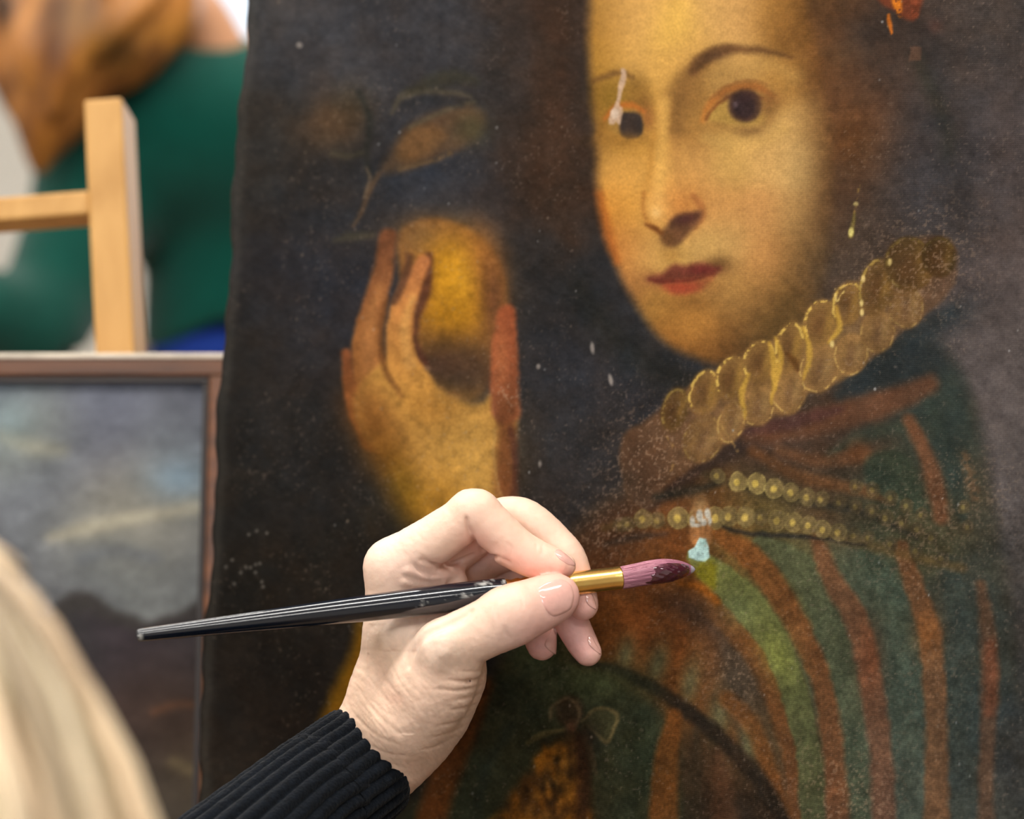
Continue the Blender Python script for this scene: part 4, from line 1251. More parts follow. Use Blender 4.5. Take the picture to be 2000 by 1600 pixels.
# thumb
THB = [(838, 1345, -8, 74), (866, 1278, -14, 62), (900, 1252, -17, 58), (940, 1232, -18, 57), (975, 1215, -18, 59), (1002, 1203, -17, 60), (1030, 1190, -15, 57), (1060, 1177, -13, 53), (1082, 1168, -12, 48), (1090, 1164, -12, 42)]
pT_, rT_ = HP(THB)
rr_ = S.chain_d(pT_[:6], rT_[:6], flat=(FWD, .86)); S.blend(rr_[0], rr_[1], .003)
rr_ = S.chain_d(pT_[4:], rT_[4:], flat=(FWD, .86)); S.blend(rr_[0], rr_[1], .0004)
hchain([(858, 1262, -20, 44), (872, 1256, -22, 40)], 5)                                           # knuckle of the thumb
hchain([(990, 1196, -19, 46), (1010, 1190, -19, 44)], 4)
def march(px, py, d0=.70, d1=.83, step=.0004):
    px = np.asarray(px, float); py = np.asarray(py, float)
    d = np.full(px.shape, d0); hit = np.zeros(px.shape, bool)
    for _ in range(int((d1 - d0) / step)):
        v = S.sample(P(px, py, d))
        hit |= v < 0
        d = np.where(hit, d, d + step)
        if hit.all(): break
    return d, hit


# creases: each groove is laid on the skin by marching along the view rays
for pts, w, k in (
        ([(911, 1012), (915, 1034), (925, 1056), (944, 1076), (968, 1088), (994, 1098)], [2.5, 5, 5.5, 5, 4.5, 3], 1.0),
        ([(822, 1094), (838, 1101), (860, 1105), (884, 1101), (904, 1093), (922, 1084)], [2.5, 4.5, 5, 5, 5, 3], 1.2),
        ([(800, 1300), (808, 1275), (820, 1250), (840, 1234), (864, 1224), (894, 1212), (916, 1196)], [2.5, 5, 7, 8, 8, 7, 5], 2.4),
        ([(958, 1314), (940, 1326), (914, 1331)], [4, 3.5, 2], 1.6)):
    q = np.array(pts, float)
    dd, hit = march(q[:, 0], q[:, 1])
    dd = np.where(hit, dd, D0)
    S.carve(P(q[:, 0], q[:, 1], dd), np.array(w) * D0 / FPX, k / 1000, n=5)


def bulge_on(pts, w, sink, k):
    q = np.array(pts, float)
    dd, hit = march(q[:, 0], q[:, 1])
    dd = np.where(hit, dd, np.median(dd[hit])) + sink * D0 / FPX
    S.chain(P(q[:, 0], q[:, 1], dd), np.array(w) * D0 / FPX, k / 1000)


bulge_on([(796, 1114), (830, 1122), (866, 1124), (900, 1112)], [8, 13, 14, 9], 5, 1.6)         # web folds under the index finger
bulge_on([(790, 1136), (826, 1140), (862, 1138)], [7, 10, 8], 4, 1.6)
V, F = S.surface(2)
hpx, hpy, hd = project(V)
nrm = S.grad(V)
facing = np.clip((nrm @ NEG) * 1.5 + .1, 0, 1)


def groove(pts, w, depth):
    """press a fine wrinkle (px polyline) into the visible skin"""
    global V
    Q = catmull(np.array(pts, float), False, 6)
    m = (hpx > Q[:, 0].min() - 15) & (hpx < Q[:, 0].max() + 15) & (hpy > Q[:, 1].min() - 15) & (hpy < Q[:, 1].max() + 15) & (hd < .795)
    idx = np.nonzero(m)[0]
    x, y = hpx[idx], hpy[idx]
    D = np.full(len(idx), 1e9); T = np.zeros(len(idx)); n = len(Q) - 1
    for i in range(n):
        a, b = Q[i], Q[i + 1]; v = b - a; L = v @ v + 1e-9
        t = np.clip(((x - a[0]) * v[0] + (y - a[1]) * v[1]) / L, 0, 1)
        q = (x - a[0] - t * v[0]) ** 2 + (y - a[1] - t * v[1]) ** 2
        k = q < D; D = np.where(k, q, D); T = np.where(k, (i + t) / n, T)
    g = np.exp(-D / (2 * w * w)) * np.sin(np.clip(T, .02, .98) * math.pi) ** .5
    V[idx] -= nrm[idx] * (g * facing[idx] * depth / 1000)[:, None]


# wrinkles fanning over the heel of the thumb and the wrist
for pts, w, dp in (
        ([(733, 1235), (742, 1310), (765, 1370), (792, 1420)], 17, 1.1), ([(752, 1222), (776, 1236), (800, 1256)], 22, -1.3), ([(838, 1330), (856, 1290), (864, 1262)], 16, -.8),
        ([(958, 1318), (930, 1330), (900, 1332), (870, 1328)], 2.6, .7), ([(957, 1330), (925, 1345), (890, 1350), (855, 1345)], 2.6, .6), ([(953, 1348), (925, 1362), (890, 1368)], 2.4, .5),
        ([(945, 1370), (915, 1382), (880, 1388)], 2.4, .45), ([(930, 1395), (890, 1412), (850, 1420)], 2.4, .45), ([(915, 1415), (880, 1432), (845, 1442)], 2.2, .4), ([(890, 1440), (850, 1460), (820, 1466)], 2.2, .35),
        ([(962, 1300), (935, 1312), (900, 1312)], 2.4, .4),
        ([(690, 1330), (710, 1360), (740, 1400), (790, 1440)], 2.4, .22), ([(675, 1370), (700, 1405), (740, 1440), (800, 1462)], 2.4, .22), ([(665, 1400), (700, 1440), (750, 1470), (810, 1480)], 2.4, .22),
        ([(710, 1310), (735, 1345), (765, 1385)], 2.4, .2), ([(735, 1300), (760, 1340), (790, 1375)], 2.4, .2), ([(760, 1290), (775, 1325), (800, 1360)], 2.4, .2), ([(690, 1440), (730, 1480), (790, 1500)], 2.2, .18),
        ([(970, 1175), (968, 1195), (975, 1220)], 2.6, .35), ([(985, 1225), (990, 1240), (1000, 1250)], 2.4, .3), ([(1012, 1158), (1020, 1172), (1022, 1190)], 2.2, .2),
        ([(990, 1060), (1000, 1072), (998, 1090)], 2.4, .3), ([(1040, 1050), (1048, 1062), (1046, 1076)], 2.2, .22), ([(1052, 1056), (1060, 1068), (1060, 1080)], 2.2, .22),
        ([(818, 1082), (836, 1094), (868, 1098)], 2.6, .3), ([(806, 1100), (826, 1118), (860, 1124)], 2.8, .5), ([(812, 1112), (836, 1126), (876, 1120)], 2.4, .35),
        ([(796, 1050), (806, 1062), (800, 1078)], 2.4, .14), ([(812, 1040), (822, 1052), (818, 1066)], 2.4, .14)):
    groove(pts, w, dp)
al = (hpx * .64 + hpy * .77); ac = (hpx * .77 - hpy * .64)                     # along / across the wrist folds
fold = np.abs(fbm(al * .16 + 1.2 * fbm(hpx, hpy, 40, 88, 2), ac, 7, 89, 3))
V -= nrm * (0.00016 * np.clip(.22 - fold, 0, 1) / .22 * np.clip((hpy - 1280) / 90, 0, 1) * np.clip(facing, 0, 1))[:, None]
V += nrm * (0.00012 * fbm(hpx, hpy, 9, 99, 3))[:, None]

# skin tints: flushed knuckles and tips, wrist freckles, age spots, painted highlights and shade
g = np.tile(np.array([[230, 194, 172]], float), (len(V), 1))


def tint(x, y, rx, ry, c, a, rot=0):
    co, si = math.cos(R(rot)), math.sin(R(rot))
    u = ((hpx - x) * co + (hpy - y) * si) / rx; v = (-(hpx - x) * si + (hpy - y) * co) / ry
    w = (min(1, a * 1.25) * np.exp(-.5 * (u * u + v * v)))[:, None]
    g[:] = g + w * (np.array(c, float) - g)


for t in ((760, 1080, 60, 60, (237, 208, 190), .5), (850, 1120, 60, 24, (229, 187, 173), .5), (930, 1060, 24, 26, (230, 173, 157), .55), (1010, 1098, 50, 18, (232, 173, 155), .7, 20), (1080, 1118, 40, 14, (235, 165, 146), .75),
          (1090, 1170, 44, 30, (232, 187, 173), .6), (1130, 1180, 30, 40, (229, 173, 162), .8), (1130, 1260, 50, 50, (230, 174, 165), .85), (1050, 1262, 40, 40, (229, 169, 160), .85),
          (860, 1262, 34, 34, (240, 213, 193), .6), (770, 1235, 40, 30, (238, 215, 199), .6), (740, 1300, 40, 60, (216, 187, 165), .5), (720, 1400, 60, 60, (221, 185, 157), .4), (800, 1460, 70, 60, (232, 202, 184), .4),  # bright bulges as painted highlights, shaded hollow beside the thumb
          (737, 1258, 9, 16, (173, 143, 121), .6, 10), (745, 1318, 10, 18, (184, 151, 132), .5, -30), (765, 1362, 18, 10, (190, 148, 129), .6, 30), (740, 1345, 26, 30, (208, 173, 152), .4),
          (960, 1120, 26, 14, (173, 130, 113), .4), (1000, 1245, 40, 30, (233, 199, 184), .4), (900, 1440, 60, 50, (229, 199, 180), .4)):  # first tint paints the shade in the gap behind the brush
    tint(*t)
sp = fbm(hpx, hpy, 9, 77, 3) + .5 * fbm(hpx, hpy, 40, 78, 2)
g *= (1 + .05 * sp * np.clip((hpy - 1180) / 120, .2, 1))[:, None]
hand_V, hand_F, hand_C = V, F, s2l(g / 255)

# ------------------------------------------------------------------ the rest of the restorer
artist_root = CC(-.15, -.78, .30); artist_root[2] = 0
artist = tag(empty('person', artist_root), 'fair-haired restorer in a dark ribbed sweater holding the paintbrush', 'person')
HC = CC(-.160, -.1285, .398)
hf = .30 * RIGHT + .93 * FWD - .12 * UP; hf /= np.linalg.norm(hf)
hr = np.cross(hf, np.array([0, 0, 1.0])); hr /= np.linalg.norm(hr)
hu = np.cross(hr, hf)
HAX = np.array([hr, hf, hu])


def head_pts(*rows):
    return np.array([HC + a * hr + b * hf + c * hu for a, b, c in rows])


LS, LE = CC(-.325, -.30, .39), CC(-.232, -.285, .630)
LWR = HP([(560, 1600, 14, 112)])[0][0]
RS = CC(.015, -.30, .355)
RE = RS + np.array([.09, -.03, -.25]); RW = np.array([.03, .50, .60])
NB = CC(-.155, -.245, .372)
PEL = np.array([-.15, .20, .56])
SB = Sculpt(np.array([-.44, .10, .50]), np.array([.22, .72, 1.36]), .0065)
SB.ell(HC, (.070, .088, .098), HAX, .01)
SB.ell(HC + .028 * hf - .055 * hu, (.055, .062, .062), HAX, .015)           # jaw
SB.chain(head_pts((0, .088, .01), (0, .104, -.022)), [.008, .012], .006)      # nose
SB.chain(head_pts((-.022, .082, -.052), (.022, .082, -.052)), [.006, .006], .004)   # lips
for s_ in (-1, 1):
    SB.ell(HC + s_ * .03 * hr + .086 * hf + .012 * hu, (.014, .012, .010), HAX, .004)   # eyes
    SB.ell(HC + s_ * .072 * hr - .004 * hf - .012 * hu, (.010, .018, .030), HAX, .004)  # ears
SB.chain(np.array([HC - .05 * hu, NB + .03 * UP, NB]), [.052, .052, .058], .02)
SB.chain(np.array([NB, NB - .10 * np.array([0, 0, 1]), PEL + np.array([0, .0, .1])]), [.055, .06, .06], .03, smooth=False)
SB.chain(np.array([LS, NB - np.array([0, 0, .05]), RS]), [.045, .06, .045], .03)
SB.chain(np.array([LS, LE]), [.045, .036], .01, smooth=False)
SB.chain(np.array([LE, LE * .25 + LWR * .75]), [.036, .022], .01, smooth=False)
SB.chain(np.array([RS, RE, RW]), [.045, .036, .026], .01, smooth=False)
rh = RW + np.array([-.02, .06, -.015])
SB.chain(np.array([RW, rh]), [.026, .030], .01, smooth=False)
for k_, (dx, L_) in enumerate(((-.030, .075), (-.011, .085), (.009, .080), (.027, .062))):
    SB.chain(np.array([rh + np.array([dx * .7, .01, 0]), rh + np.array([dx, .01 + L_ * .6, -.006]), rh + np.array([dx, .01 + L_, -.022])]), [.0095, .0090, .0078], .002)
SB.chain(np.array([rh + np.array([-.022, -.02, 0]), rh + np.array([-.058, .015, -.008]), rh + np.array([-.062, .045, -.012])]), [.012, .011, .009], .003)
bV, bF = SB.surface(1)
# cut both forearms at one plane inside the sleeve and bridge them into one skin
cutp = HP([(628, 1552, 10, 100)])[0][0]; cutn = HP([(722, 1482, 9, 104)])[0][0] - cutp; cutn /= np.linalg.norm(cutn)


def trim(Vt, Ft, keep):
    keep_f = keep[Ft].all(1); Ft = Ft[keep_f]
    used = np.unique(Ft); mp = np.full(len(Vt), -1); mp[used] = np.arange(len(used))
    return Vt[used], mp[Ft], used


hand_V, hand_F, us_ = trim(hand_V, hand_F, (hand_V - cutp) @ cutn > -.001)
hand_C = hand_C[us_]
sd_ = (bV - cutp) @ cutn
near_ = np.linalg.norm(bV - cutp, axis=1) < .10
bV, bF, us_ = trim(bV, bF, ~((sd_ > -.008) & near_))
allV = np.concatenate([hand_V, bV]); allF = np.concatenate([hand_F, bF + len(hand_V)])
bC = np.tile(s2l(np.array([[236, 205, 185]]) / 255), (len(bV), 1))
# lips and brows on the face
q = (bV - HC) @ HAX.T
lipm = np.exp(-((q[:, 0] / .022) ** 2 + ((q[:, 2] + .052) / .008) ** 2)) * (q[:, 1] > .06)
bC += lipm[:, None] * (s2l(np.array([176, 92, 84]) / 255) - bC)
for s_ in (-1, 1):
    e_ = np.exp(-(((q[:, 0] - s_ * .03) / .008) ** 2 + ((q[:, 2] - .012) / .006) ** 2)) * (q[:, 1] > .07)
    bC += e_[:, None] * (s2l(np.array([70, 80, 92]) / 255) - bC)
me = mesh_from(allV, np.ascontiguousarray(allF), 'body')
bm = bmesh.new(); bm.from_mesh(me)
edges_ = [e for e in bm.edges if e.is_boundary and (np.linalg.norm(np.array(e.verts[0].co) - cutp) < .09)]
try:
    bmesh.ops.bridge_loops(bm, edges=edges_)
except Exception as ex_:
    pass
bm.to_mesh(me); bm.free()
set_vcol(me, np.concatenate([hand_C, bC]), 'Skin')
M_SKIN = mat('skin', (0, 0, 0), .46, .35, vcol='Skin', noise=(260, .04, 5), bump=(900, .22, .0004), sss=.12)
link_mesh('body', me, M_SKIN, artist)


def nail(outline, off=.00045, label=None, parent=artist, centre=None, bulge=.0005):
    """a nail plate laid on the finger's skin"""
    O = catmull(np.array(outline, float), True, 5)
    c = O.mean(0) if centre is None else np.array(centre, float)
    rings = [0, .12, .28, .45, .62, .78, .9, 1.0]
    px = [np.array([c[0]])]; py = [np.array([c[1]])]
    for r_ in rings[1:]:
        px.append(c[0] + (O[:, 0] - c[0]) * r_); py.append(c[1] + (O[:, 1] - c[1]) * r_)
    px, py = np.concatenate(px), np.concatenate(py)
    d, hit = march(px, py)
    d = np.where(hit, d, np.nan)
    med = np.nanmedian(d)
    d = np.where(np.isnan(d) | (np.abs(d - med) > .008), med + .002, d)
    m = len(O)
    x_ = (px - c[0]) / 40; y_ = (py - c[1]) / 40
    Aq = np.column_stack([np.ones_like(x_), x_, y_, x_ * x_, x_ * y_, y_ * y_])
    fit = Aq @ np.linalg.lstsq(Aq, d, rcond=None)[0]
    d = np.minimum(fit, d + .0004)                     # a smooth plate, not every pore of the skin
    W = P(px, py, d)
    n_ = S.grad(W)
    prof = np.concatenate([[bulge + off]] + [np.full(m, off + bulge * (1 - r_ ** 2)) if r_ < 1 else np.full(m, -.0003) for r_ in rings[1:]])
    W = W + n_ * prof[:, None]
    Fc = [(0, 1 + k, 1 + (k + 1) % m) for k in range(m)]
    for i in range(len(rings) - 2):
        a = 1 + i * m; b = a + m
        Fc += [(a + k, b + k, b + (k + 1) % m, a + (k + 1) % m) for k in range(m)]
    me = mesh_from(W, Fc, 'nail')
    bm = bmesh.new(); bm.from_mesh(me)
    for f_ in bm.faces:
        f_.normal_update()
    if sum((Vector(NEG).dot(f_.normal)) for f_ in bm.faces) < 0:
        bmesh.ops.reverse_faces(bm, faces=bm.faces)
    bm.to_mesh(me); bm.free()
    o = link_mesh('nail', me, M_NAIL, parent)
    if label: o['label'] = label
    return o


M_NAIL = mat('nail_plate', (224, 172, 160), .12, .6, coat=.5, noise=(500, .05))
nail([(1049, 1156), (1055, 1144), (1074, 1134), (1096, 1130), (1114, 1140), (1122, 1160), (1120, 1180), (1112, 1194), (1084, 1206), (1071, 1201), (1058, 1182)], .0004, 'glossy thumbnail')
nail([(1080, 1077), (1090, 1073), (1108, 1085), (1121, 1098), (1124, 1106), (1108, 1104), (1090, 1091)], .0002)
nail([(1143, 1160), (1153, 1157), (1160, 1170), (1165, 1190), (1159, 1190), (1150, 1184), (1143, 1173)], .0003)
nail([(1146, 1243), (1154, 1242), (1163, 1258), (1173, 1274), (1172, 1279), (1160, 1271), (1148, 1257)], .0003)
nail([(1063, 1255), (1076, 1231), (1086, 1228), (1086, 1274), (1082, 1278), (1068, 1267)], .0003)

# sleeve: ribbed knit from the cuff to the elbow
M_KNIT = mat('dark_navy_knit', (9, 14, 21), .95, .1, noise=(420, .5, 4), bump=(900, .6, .0012), sheen=.08)
cuff = HP([(716, 1487, 9, 118)]); c0, cr = cuff[0][0], cuff[1][0]
mid = HP([(560, 1606, -16, 128)]); far_ = LE
path = []
dirc = None
pts_ = np.array([c0, HP([(640, 1546, -3, 118)])[0][0], mid[0][0], mid[0][0] * .45 + LE * .55, LE])
rad_ = [cr * 1.0, cr * 1.03, mid[1][0] * 1.0, .040, .047]
Qs = catmull(np.column_stack([pts_, rad_]), False, 26)
NR = 26


def rib(th, i):
    ph = th * NR + .35 * math.sin(i * .21) + .25 * np.sin(3 * th + i * .05)
    base = np.abs(np.sin(ph / 2)) ** .7
    return 1 + (.085 * base - .065) * min(1, .12 + i / 9) + .006 * np.sin(i * 2.1 + th * 37)


Vs, Fs = lathe_along(Qs[:, :3], Qs[:, 3], 34 * 9, False, rib)
nr = 34 * 9
# rolled rim at the cuff: two inner rings
ctr = Qs[0, :3]; t0 = Qs[0, :3] - Qs[1, :3]; t0 /= np.linalg.norm(t0)
r0 = Vs[:nr]
in1 = ctr + (r0 - ctr) * .95 + t0 * .0014; in2 = ctr + (r0 - ctr) * .89 + t0 * .0004; in3 = ctr + (r0 - ctr) * .86 - t0 * .006
base = len(Vs)
Vs = np.concatenate([Vs, in1, in2, in3])
prev = np.arange(nr)
for j in range(3):
    cur = base + j * nr + np.arange(nr)
    Fs += [(int(prev[k]), int(cur[k]), int(cur[(k + 1) % nr]), int(prev[(k + 1) % nr])) for k in range(nr)]
    prev = cur
me = mesh_from(Vs, Fs, 'sleeve')
bm = bmesh.new(); bm.from_mesh(me); bmesh.ops.recalc_face_normals(bm, faces=bm.faces); bm.to_mesh(me); bm.free()
SW = Sculpt(np.array([-.52, .02, .42]), np.array([.26, .70, 1.18]), .009)
SW.chain(np.array([NB - .10 * np.array([0, 0, 1.]), NB - .28 * np.array([0, 0, 1.]), PEL + np.array([0, .0, .02])]), [.125, .135, .15], .05)
SW.chain(np.array([LS, NB - np.array([0, 0, .055]), RS]), [.066, .075, .066], .04)
SW.chain(np.array([LS, LE]), [.062, .052], .02, smooth=False)
SW.chain(np.array([LE, LE * .7 + mid[0][0] * .3]), [.050, .044], .01, smooth=False)
SW.chain(np.array([RS, RE, RE * .2 + RW * .8]), [.062, .052, .042], .02, smooth=False)
wV, wF = SW.surface(1)
sweater = link_mesh('sweater', mesh_from(wV, np.ascontiguousarray(wF), 'sweater'), M_KNIT, artist)
link_mesh('sleeve', me, M_KNIT, sweater)['label'] = 'ribbed knit sleeve ending at the wrist'
M_DENIM = mat('dark_trousers', (44, 50, 66), .9, .2, noise=(80, .15))
ST = Sculpt(np.array([-.42, .0, .0]), np.array([.16, .86, .74]), .010)
for s_ in (-1, 1):
    hx = PEL[0] + s_ * .09; kx = PEL[0] + s_ * .14
    ST.chain(np.array([[hx, .20, .556], [kx, .58, .545], [kx, .56, .10]]), [.095, .066, .052], .02, smooth=False)
ST.ell(PEL + np.array([0, 0, .002]), (.175, .135, .10), None, .04)
tV, tF = ST.surface(1)
link_mesh('trousers', mesh_from(tV, np.ascontiguousarray(tF), 'trousers'), M_DENIM, artist)
M_SHOE = mat('black_leather', (30, 28, 28), .4)


def shoe(x, y, parent):
    s = Sculpt(np.array([x - .07, y - .12, -.01]), np.array([x + .07, y + .24, .16]), .007)
    s.chain(np.array([[x, y - .03, .045], [x, y + .06, .045], [x, y + .16, .036]]), [.044, .042, .036], .02)
    s.chain(np.array([[x, y, .05], [x, y, .12]]), [.044, .040], .02, smooth=False)
    v, f = s.surface(1)
    v[:, 2] = np.maximum(v[:, 2], .001)
    return link_mesh('shoe', mesh_from(v, np.ascontiguousarray(f), 'shoe'), M_SHOE, parent)


for s_ in (-1, 1): shoe(PEL[0] + s_ * .14, .56, artist)

# hair: an under-layer plus combed strands
rs = np.random.RandomState(21)
HV, HF, HCc = [], [], []
base_n = 0


def add_strand(path, r0, c):
    global base_n
    path = np.array(path)
    m = len(path)
    rad = r0 * np.linspace(1.0, .45, m)
    v, f = lathe_along(path, rad, 5, True)
    HV.append(v); HF.extend([tuple(i + base_n for i in q_) for q_ in f]); HCc.append(np.tile(c, (len(v), 1)))
    base_n += len(v)


UPW = np.array([0, 0, 1.0])
blondes = [s2l(np.array(c) / 255) for c in ((128, 110, 86), (176, 156, 124), (206, 188, 154), (222, 204, 172), (228, 212, 182), (232, 212, 180), (236, 206, 172))]
for i in range(900):
    ph = rs.rand() * 2 * math.pi
    front = math.sin(ph)                       # 1 = straight ahead
    lay = rs.rand()
    Rr = np.array([.079, .096, .106]) + .011 * lay
    pts = []
    part = np.array([.012 * math.cos(ph), .0, 0])
    th_end = R(100) if front < .35 else R(44 - 22 * front)
    drift = (rs.rand() - .5) * .5
    for t in np.linspace(.05, 1, 12):
        th = t * th_end
        p_ = ph + drift * t * .6
        pts.append(HC + Rr[0] * math.sin(th) * math.cos(p_) * hr + Rr[1] * math.sin(th) * math.sin(p_) * hf + Rr[2] * math.cos(th) * hu + .003 * math.sin(7 * t + i) * hr)
    if front < .35:
        L_ = .10 + .07 * rs.rand()
        last = pts[-1]; out = last - HC; out -= UPW * (out @ UPW); out /= np.linalg.norm(out)
        for t in np.linspace(.12, 1, 8):
            pts.append(last - UPW * L_ * t + out * (.012 * math.sin(t * 2.2) - .02 * t * t) + .005 * math.sin(5 * t + i) * hr)
    lk = int((math.sin(ph * 19 + 1.7 * math.sin(ph * 7) + 1.5 * lay) * .5 + .5) * 6.99)
    add_strand(pts, .0014 + .0016 * rs.rand(), (blondes[lk] * .82 + blondes[rs.randint(len(blondes))] * .18) * (0.85 + .3 * rs.rand()))
hair = mesh_from(np.concatenate(HV), HF, 'hair')
set_vcol(hair, np.concatenate(HCc), 'Hair')
M_HAIR = mat('blond_hair', (0, 0, 0), .38, .5, vcol='Hair')
hair_o = link_mesh('hair', hair, M_HAIR, artist)
SH = Sculpt(HC - .16, HC + .16, .006)
SH.ell(HC + .004 * hu - .006 * hf, (.080, .094, .106), HAX, .01)
SH.chain(np.array([HC - .05 * hf, HC - .06 * hf - .10 * UPW, HC - .055 * hf - .15 * UPW]), [.07, .066, .04], .03)
b_ = SH.block(SH.lo, SH.lo + SH.n * SH.h)
q_ = (b_[1][0] - HC[0]) * hf[0] + (b_[1][1] - HC[1]) * hf[1] + (b_[1][2] - HC[2]) * hf[2]
w_ = (b_[1][0] - HC[0]) * hu[0] + (b_[1][1] - HC[1]) * hu[1] + (b_[1][2] - HC[2]) * hu[2]
SH.f[b_[0]] = np.maximum(SH.f[b_[0]], np.minimum(q_ - .035, .045 - w_))       # leave the face free
hV, hF_ = SH.surface(1)
under = mesh_from(hV, np.ascontiguousarray(hF_), 'hair_underlayer')
link_mesh('hair_underlayer', under, mat('blond_underlayer', (176, 150, 112), .5, .3, noise=(120, .25)), hair_o)

# stool under the restorer
M_STOOL = wood_mat('stool_wood', (120, 84, 50), (156, 112, 70), .5)
stool = tag(empty('stool', (PEL[0], .18, 0)), 'round wooden stool the fair-haired restorer sits on', 'stool')
tube('seat', [(PEL[0], .18, .425), (PEL[0], .18, .43), (PEL[0], .18, .452), (PEL[0], .18, .457)], [.155, .165, .165, .155], M_STOOL, stool, 40)
for k in range(4):
    a_ = R(45 + 90 * k)
    tube('leg', [(PEL[0] + .10 * math.cos(a_), .18 + .10 * math.sin(a_), .428), (PEL[0] + .17 * math.cos(a_), .18 + .17 * math.sin(a_), .0)], [.014, .017], M_STOOL, stool, 12)

# ------------------------------------------------------------------ the colleague in the green sweater, behind
PD = 2.62


def GP(rows):
    a = np.asarray(rows, float)
    d = PD + a[:, 2]
    return P(a[:, 0], a[:, 1], d), a[:, 3] * d / FPX


coll = tag(empty('person', P(440, 690, PD) * np.array([1, 1, 0])), 'person in a green sweater with long auburn hair, back turned', 'person')
SG = Sculpt(P(430, 700, PD) - np.array([.62, .42, .14]), P(430, 700, PD) + np.array([.36, .36, .66]), .008)


def gch(S_, rows, k=.03, **kw):
    p, r = GP(rows); S_.chain(p, r, k, **kw)


gch(SG, [(470, 275, 0, 178), (470, 380, .02, 186), (470, 520, .03, 186), (470, 640, .03, 190)], .05, flat=(FWD, .8))
gch(SG, [(250, 310, -.03, 165), (330, 270, -.04, 176), (430, 262, -.03, 170), (600, 280, 0, 150), (690, 320, 0, 130)], .06)
gch(SG, [(225, 320, -.03, 140), (165, 450, -.10, 118), (110, 570, -.17, 104), (40, 660, -.22, 100)], .03)
gch(SG, [(60, 640, -.22, 100), (-60, 610, -.30, 90), (-190, 590, -.36, 74)], .03)
gch(SG, [(700, 330, 0, 130), (760, 520, 0, 96), (720, 680, -.1, 84)], .04)
# folds of the knit
for rows in ([(285, 470, -.19, 6), (310, 400, -.20, 15), (390, 350, -.19, 15), (440, 330, -.18, 6)], [(300, 560, -.14, 6), (300, 480, -.15, 20), (290, 420, -.17, 10)], [(330, 520, -.15, 5), (390, 510, -.15, 12), (440, 490, -.14, 6)], [(60, 560, -.30, 5), (130, 560, -.30, 14), (200, 520, -.27, 6)], [(320, 610, -.13, 5), (390, 600, -.14, 10), (440, 590, -.14, 6)]):
    p, r = GP(rows); SG.carve(p, r, .014)
b_ = SG.block(SG.lo, SG.lo + SG.n * SG.h)                                     # hem of the sweater
hem = P(430, 648, PD)[2] - b_[1][2] + 0 * b_[1][0] + .02 * np.sin(b_[1][0] * 30)
SG.f[b_[0]] = np.where(b_[1][0] > P(205, 600, PD)[0], np.maximum(SG.f[b_[0]], hem), SG.f[b_[0]])
gV, gF = SG.surface(2)
M_GREEN = mat('green_wool', (2, 62, 52), .95, .1, noise=(60, .12), sheen=.18)
link_mesh('sweater', mesh_from(gV, np.ascontiguousarray(gF), 'sweater'), M_GREEN, coll)
SK = Sculpt(P(300, 100, PD) - np.array([.55, .55, .62]), P(300, 100, PD) + np.array([.40, .35, .30]), .007)
gch(SK, [(215, -40, -.10, 128), (230, 20, -.12, 105)], .03)
gch(SK, [(300, 10, -.06, 88), (370, 40, -.06, 76), (420, 120, -.05, 74)], .03)
gch(SK, [(-200, 590, -.37, 50), (-290, 570, -.42, 40), (-340, 600, -.43, 34)], .02)
for dx in (-26, -6, 14, 32):
    gch(SK, [(-330 + dx, 600, -.43, 13), (-360 + dx, 650, -.44, 12), (-362 + dx, 690, -.43, 10)], .003)
gch(SK, [(330, 100, 0, 60), (250, 320, -.02, 60), (160, 450, -.10, 54), (60, 640, -.22, 48), (-60, 610, -.30, 46), (-200, 590, -.37, 44)], .01)
gch(SK, [(150, -30, -.22, 24), (120, -20, -.26, 14)], .02)
kV, kF = SK.surface(1)
M_SKIN2 = mat('skin_of_colleague', (186, 134, 98), .5, .35, noise=(30, .06))
link_mesh('body', mesh_from(kV, np.ascontiguousarray(kF), 'body'), M_SKIN2, coll)
SA = Sculpt(P(200, 50, PD) - np.array([.34, .42, .30]), P(200, 50, PD) + np.array([.24, .20, .30]), .006)
gch(SA, [(190, -70, -.10, 150), (215, 0, -.12, 140)], .03)
gch(SA, [(140, 20, -.17, 120), (120, 120, -.19, 100), (100, 210, -.20, 76), (82, 285, -.20, 38), (75, 330, -.20, 14)], .04)
gch(SA, [(20, 0, -.19, 90), (25, 100, -.20, 66), (35, 180, -.20, 34)], .03)
gch(SA, [(250, 0, -.16, 120), (235, 80, -.19, 90), (190, 150, -.2, 44)], .03)
gch(SA, [(300, -20, -.15, 90), (330, 20, -.17, 56), (345, 62, -.17, 24)], .03)
rr2 = np.random.RandomState(8)
for k in range(26):
    x = rr2.rand() * 330; y = -40 + 40 * rr2.rand(); L_ = 60 + 170 * (1 - abs(x - 110) / 240)
    gch(SA, [(x, y, -.26, 13), (x + (90 - x) * .25, y + L_ * .6, -.265, 11), (x + (90 - x) * .35, y + L_, -.25, 5)], .012)
aV, aF = SA.surface(1)
ax_, ay_, _ = project(aV)
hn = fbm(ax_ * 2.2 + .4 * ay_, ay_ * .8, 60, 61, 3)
hc = np.array([146, 92, 36]) + np.clip(hn * 1.3, -.9, .9)[:, None] * np.array([70, 54, 30])
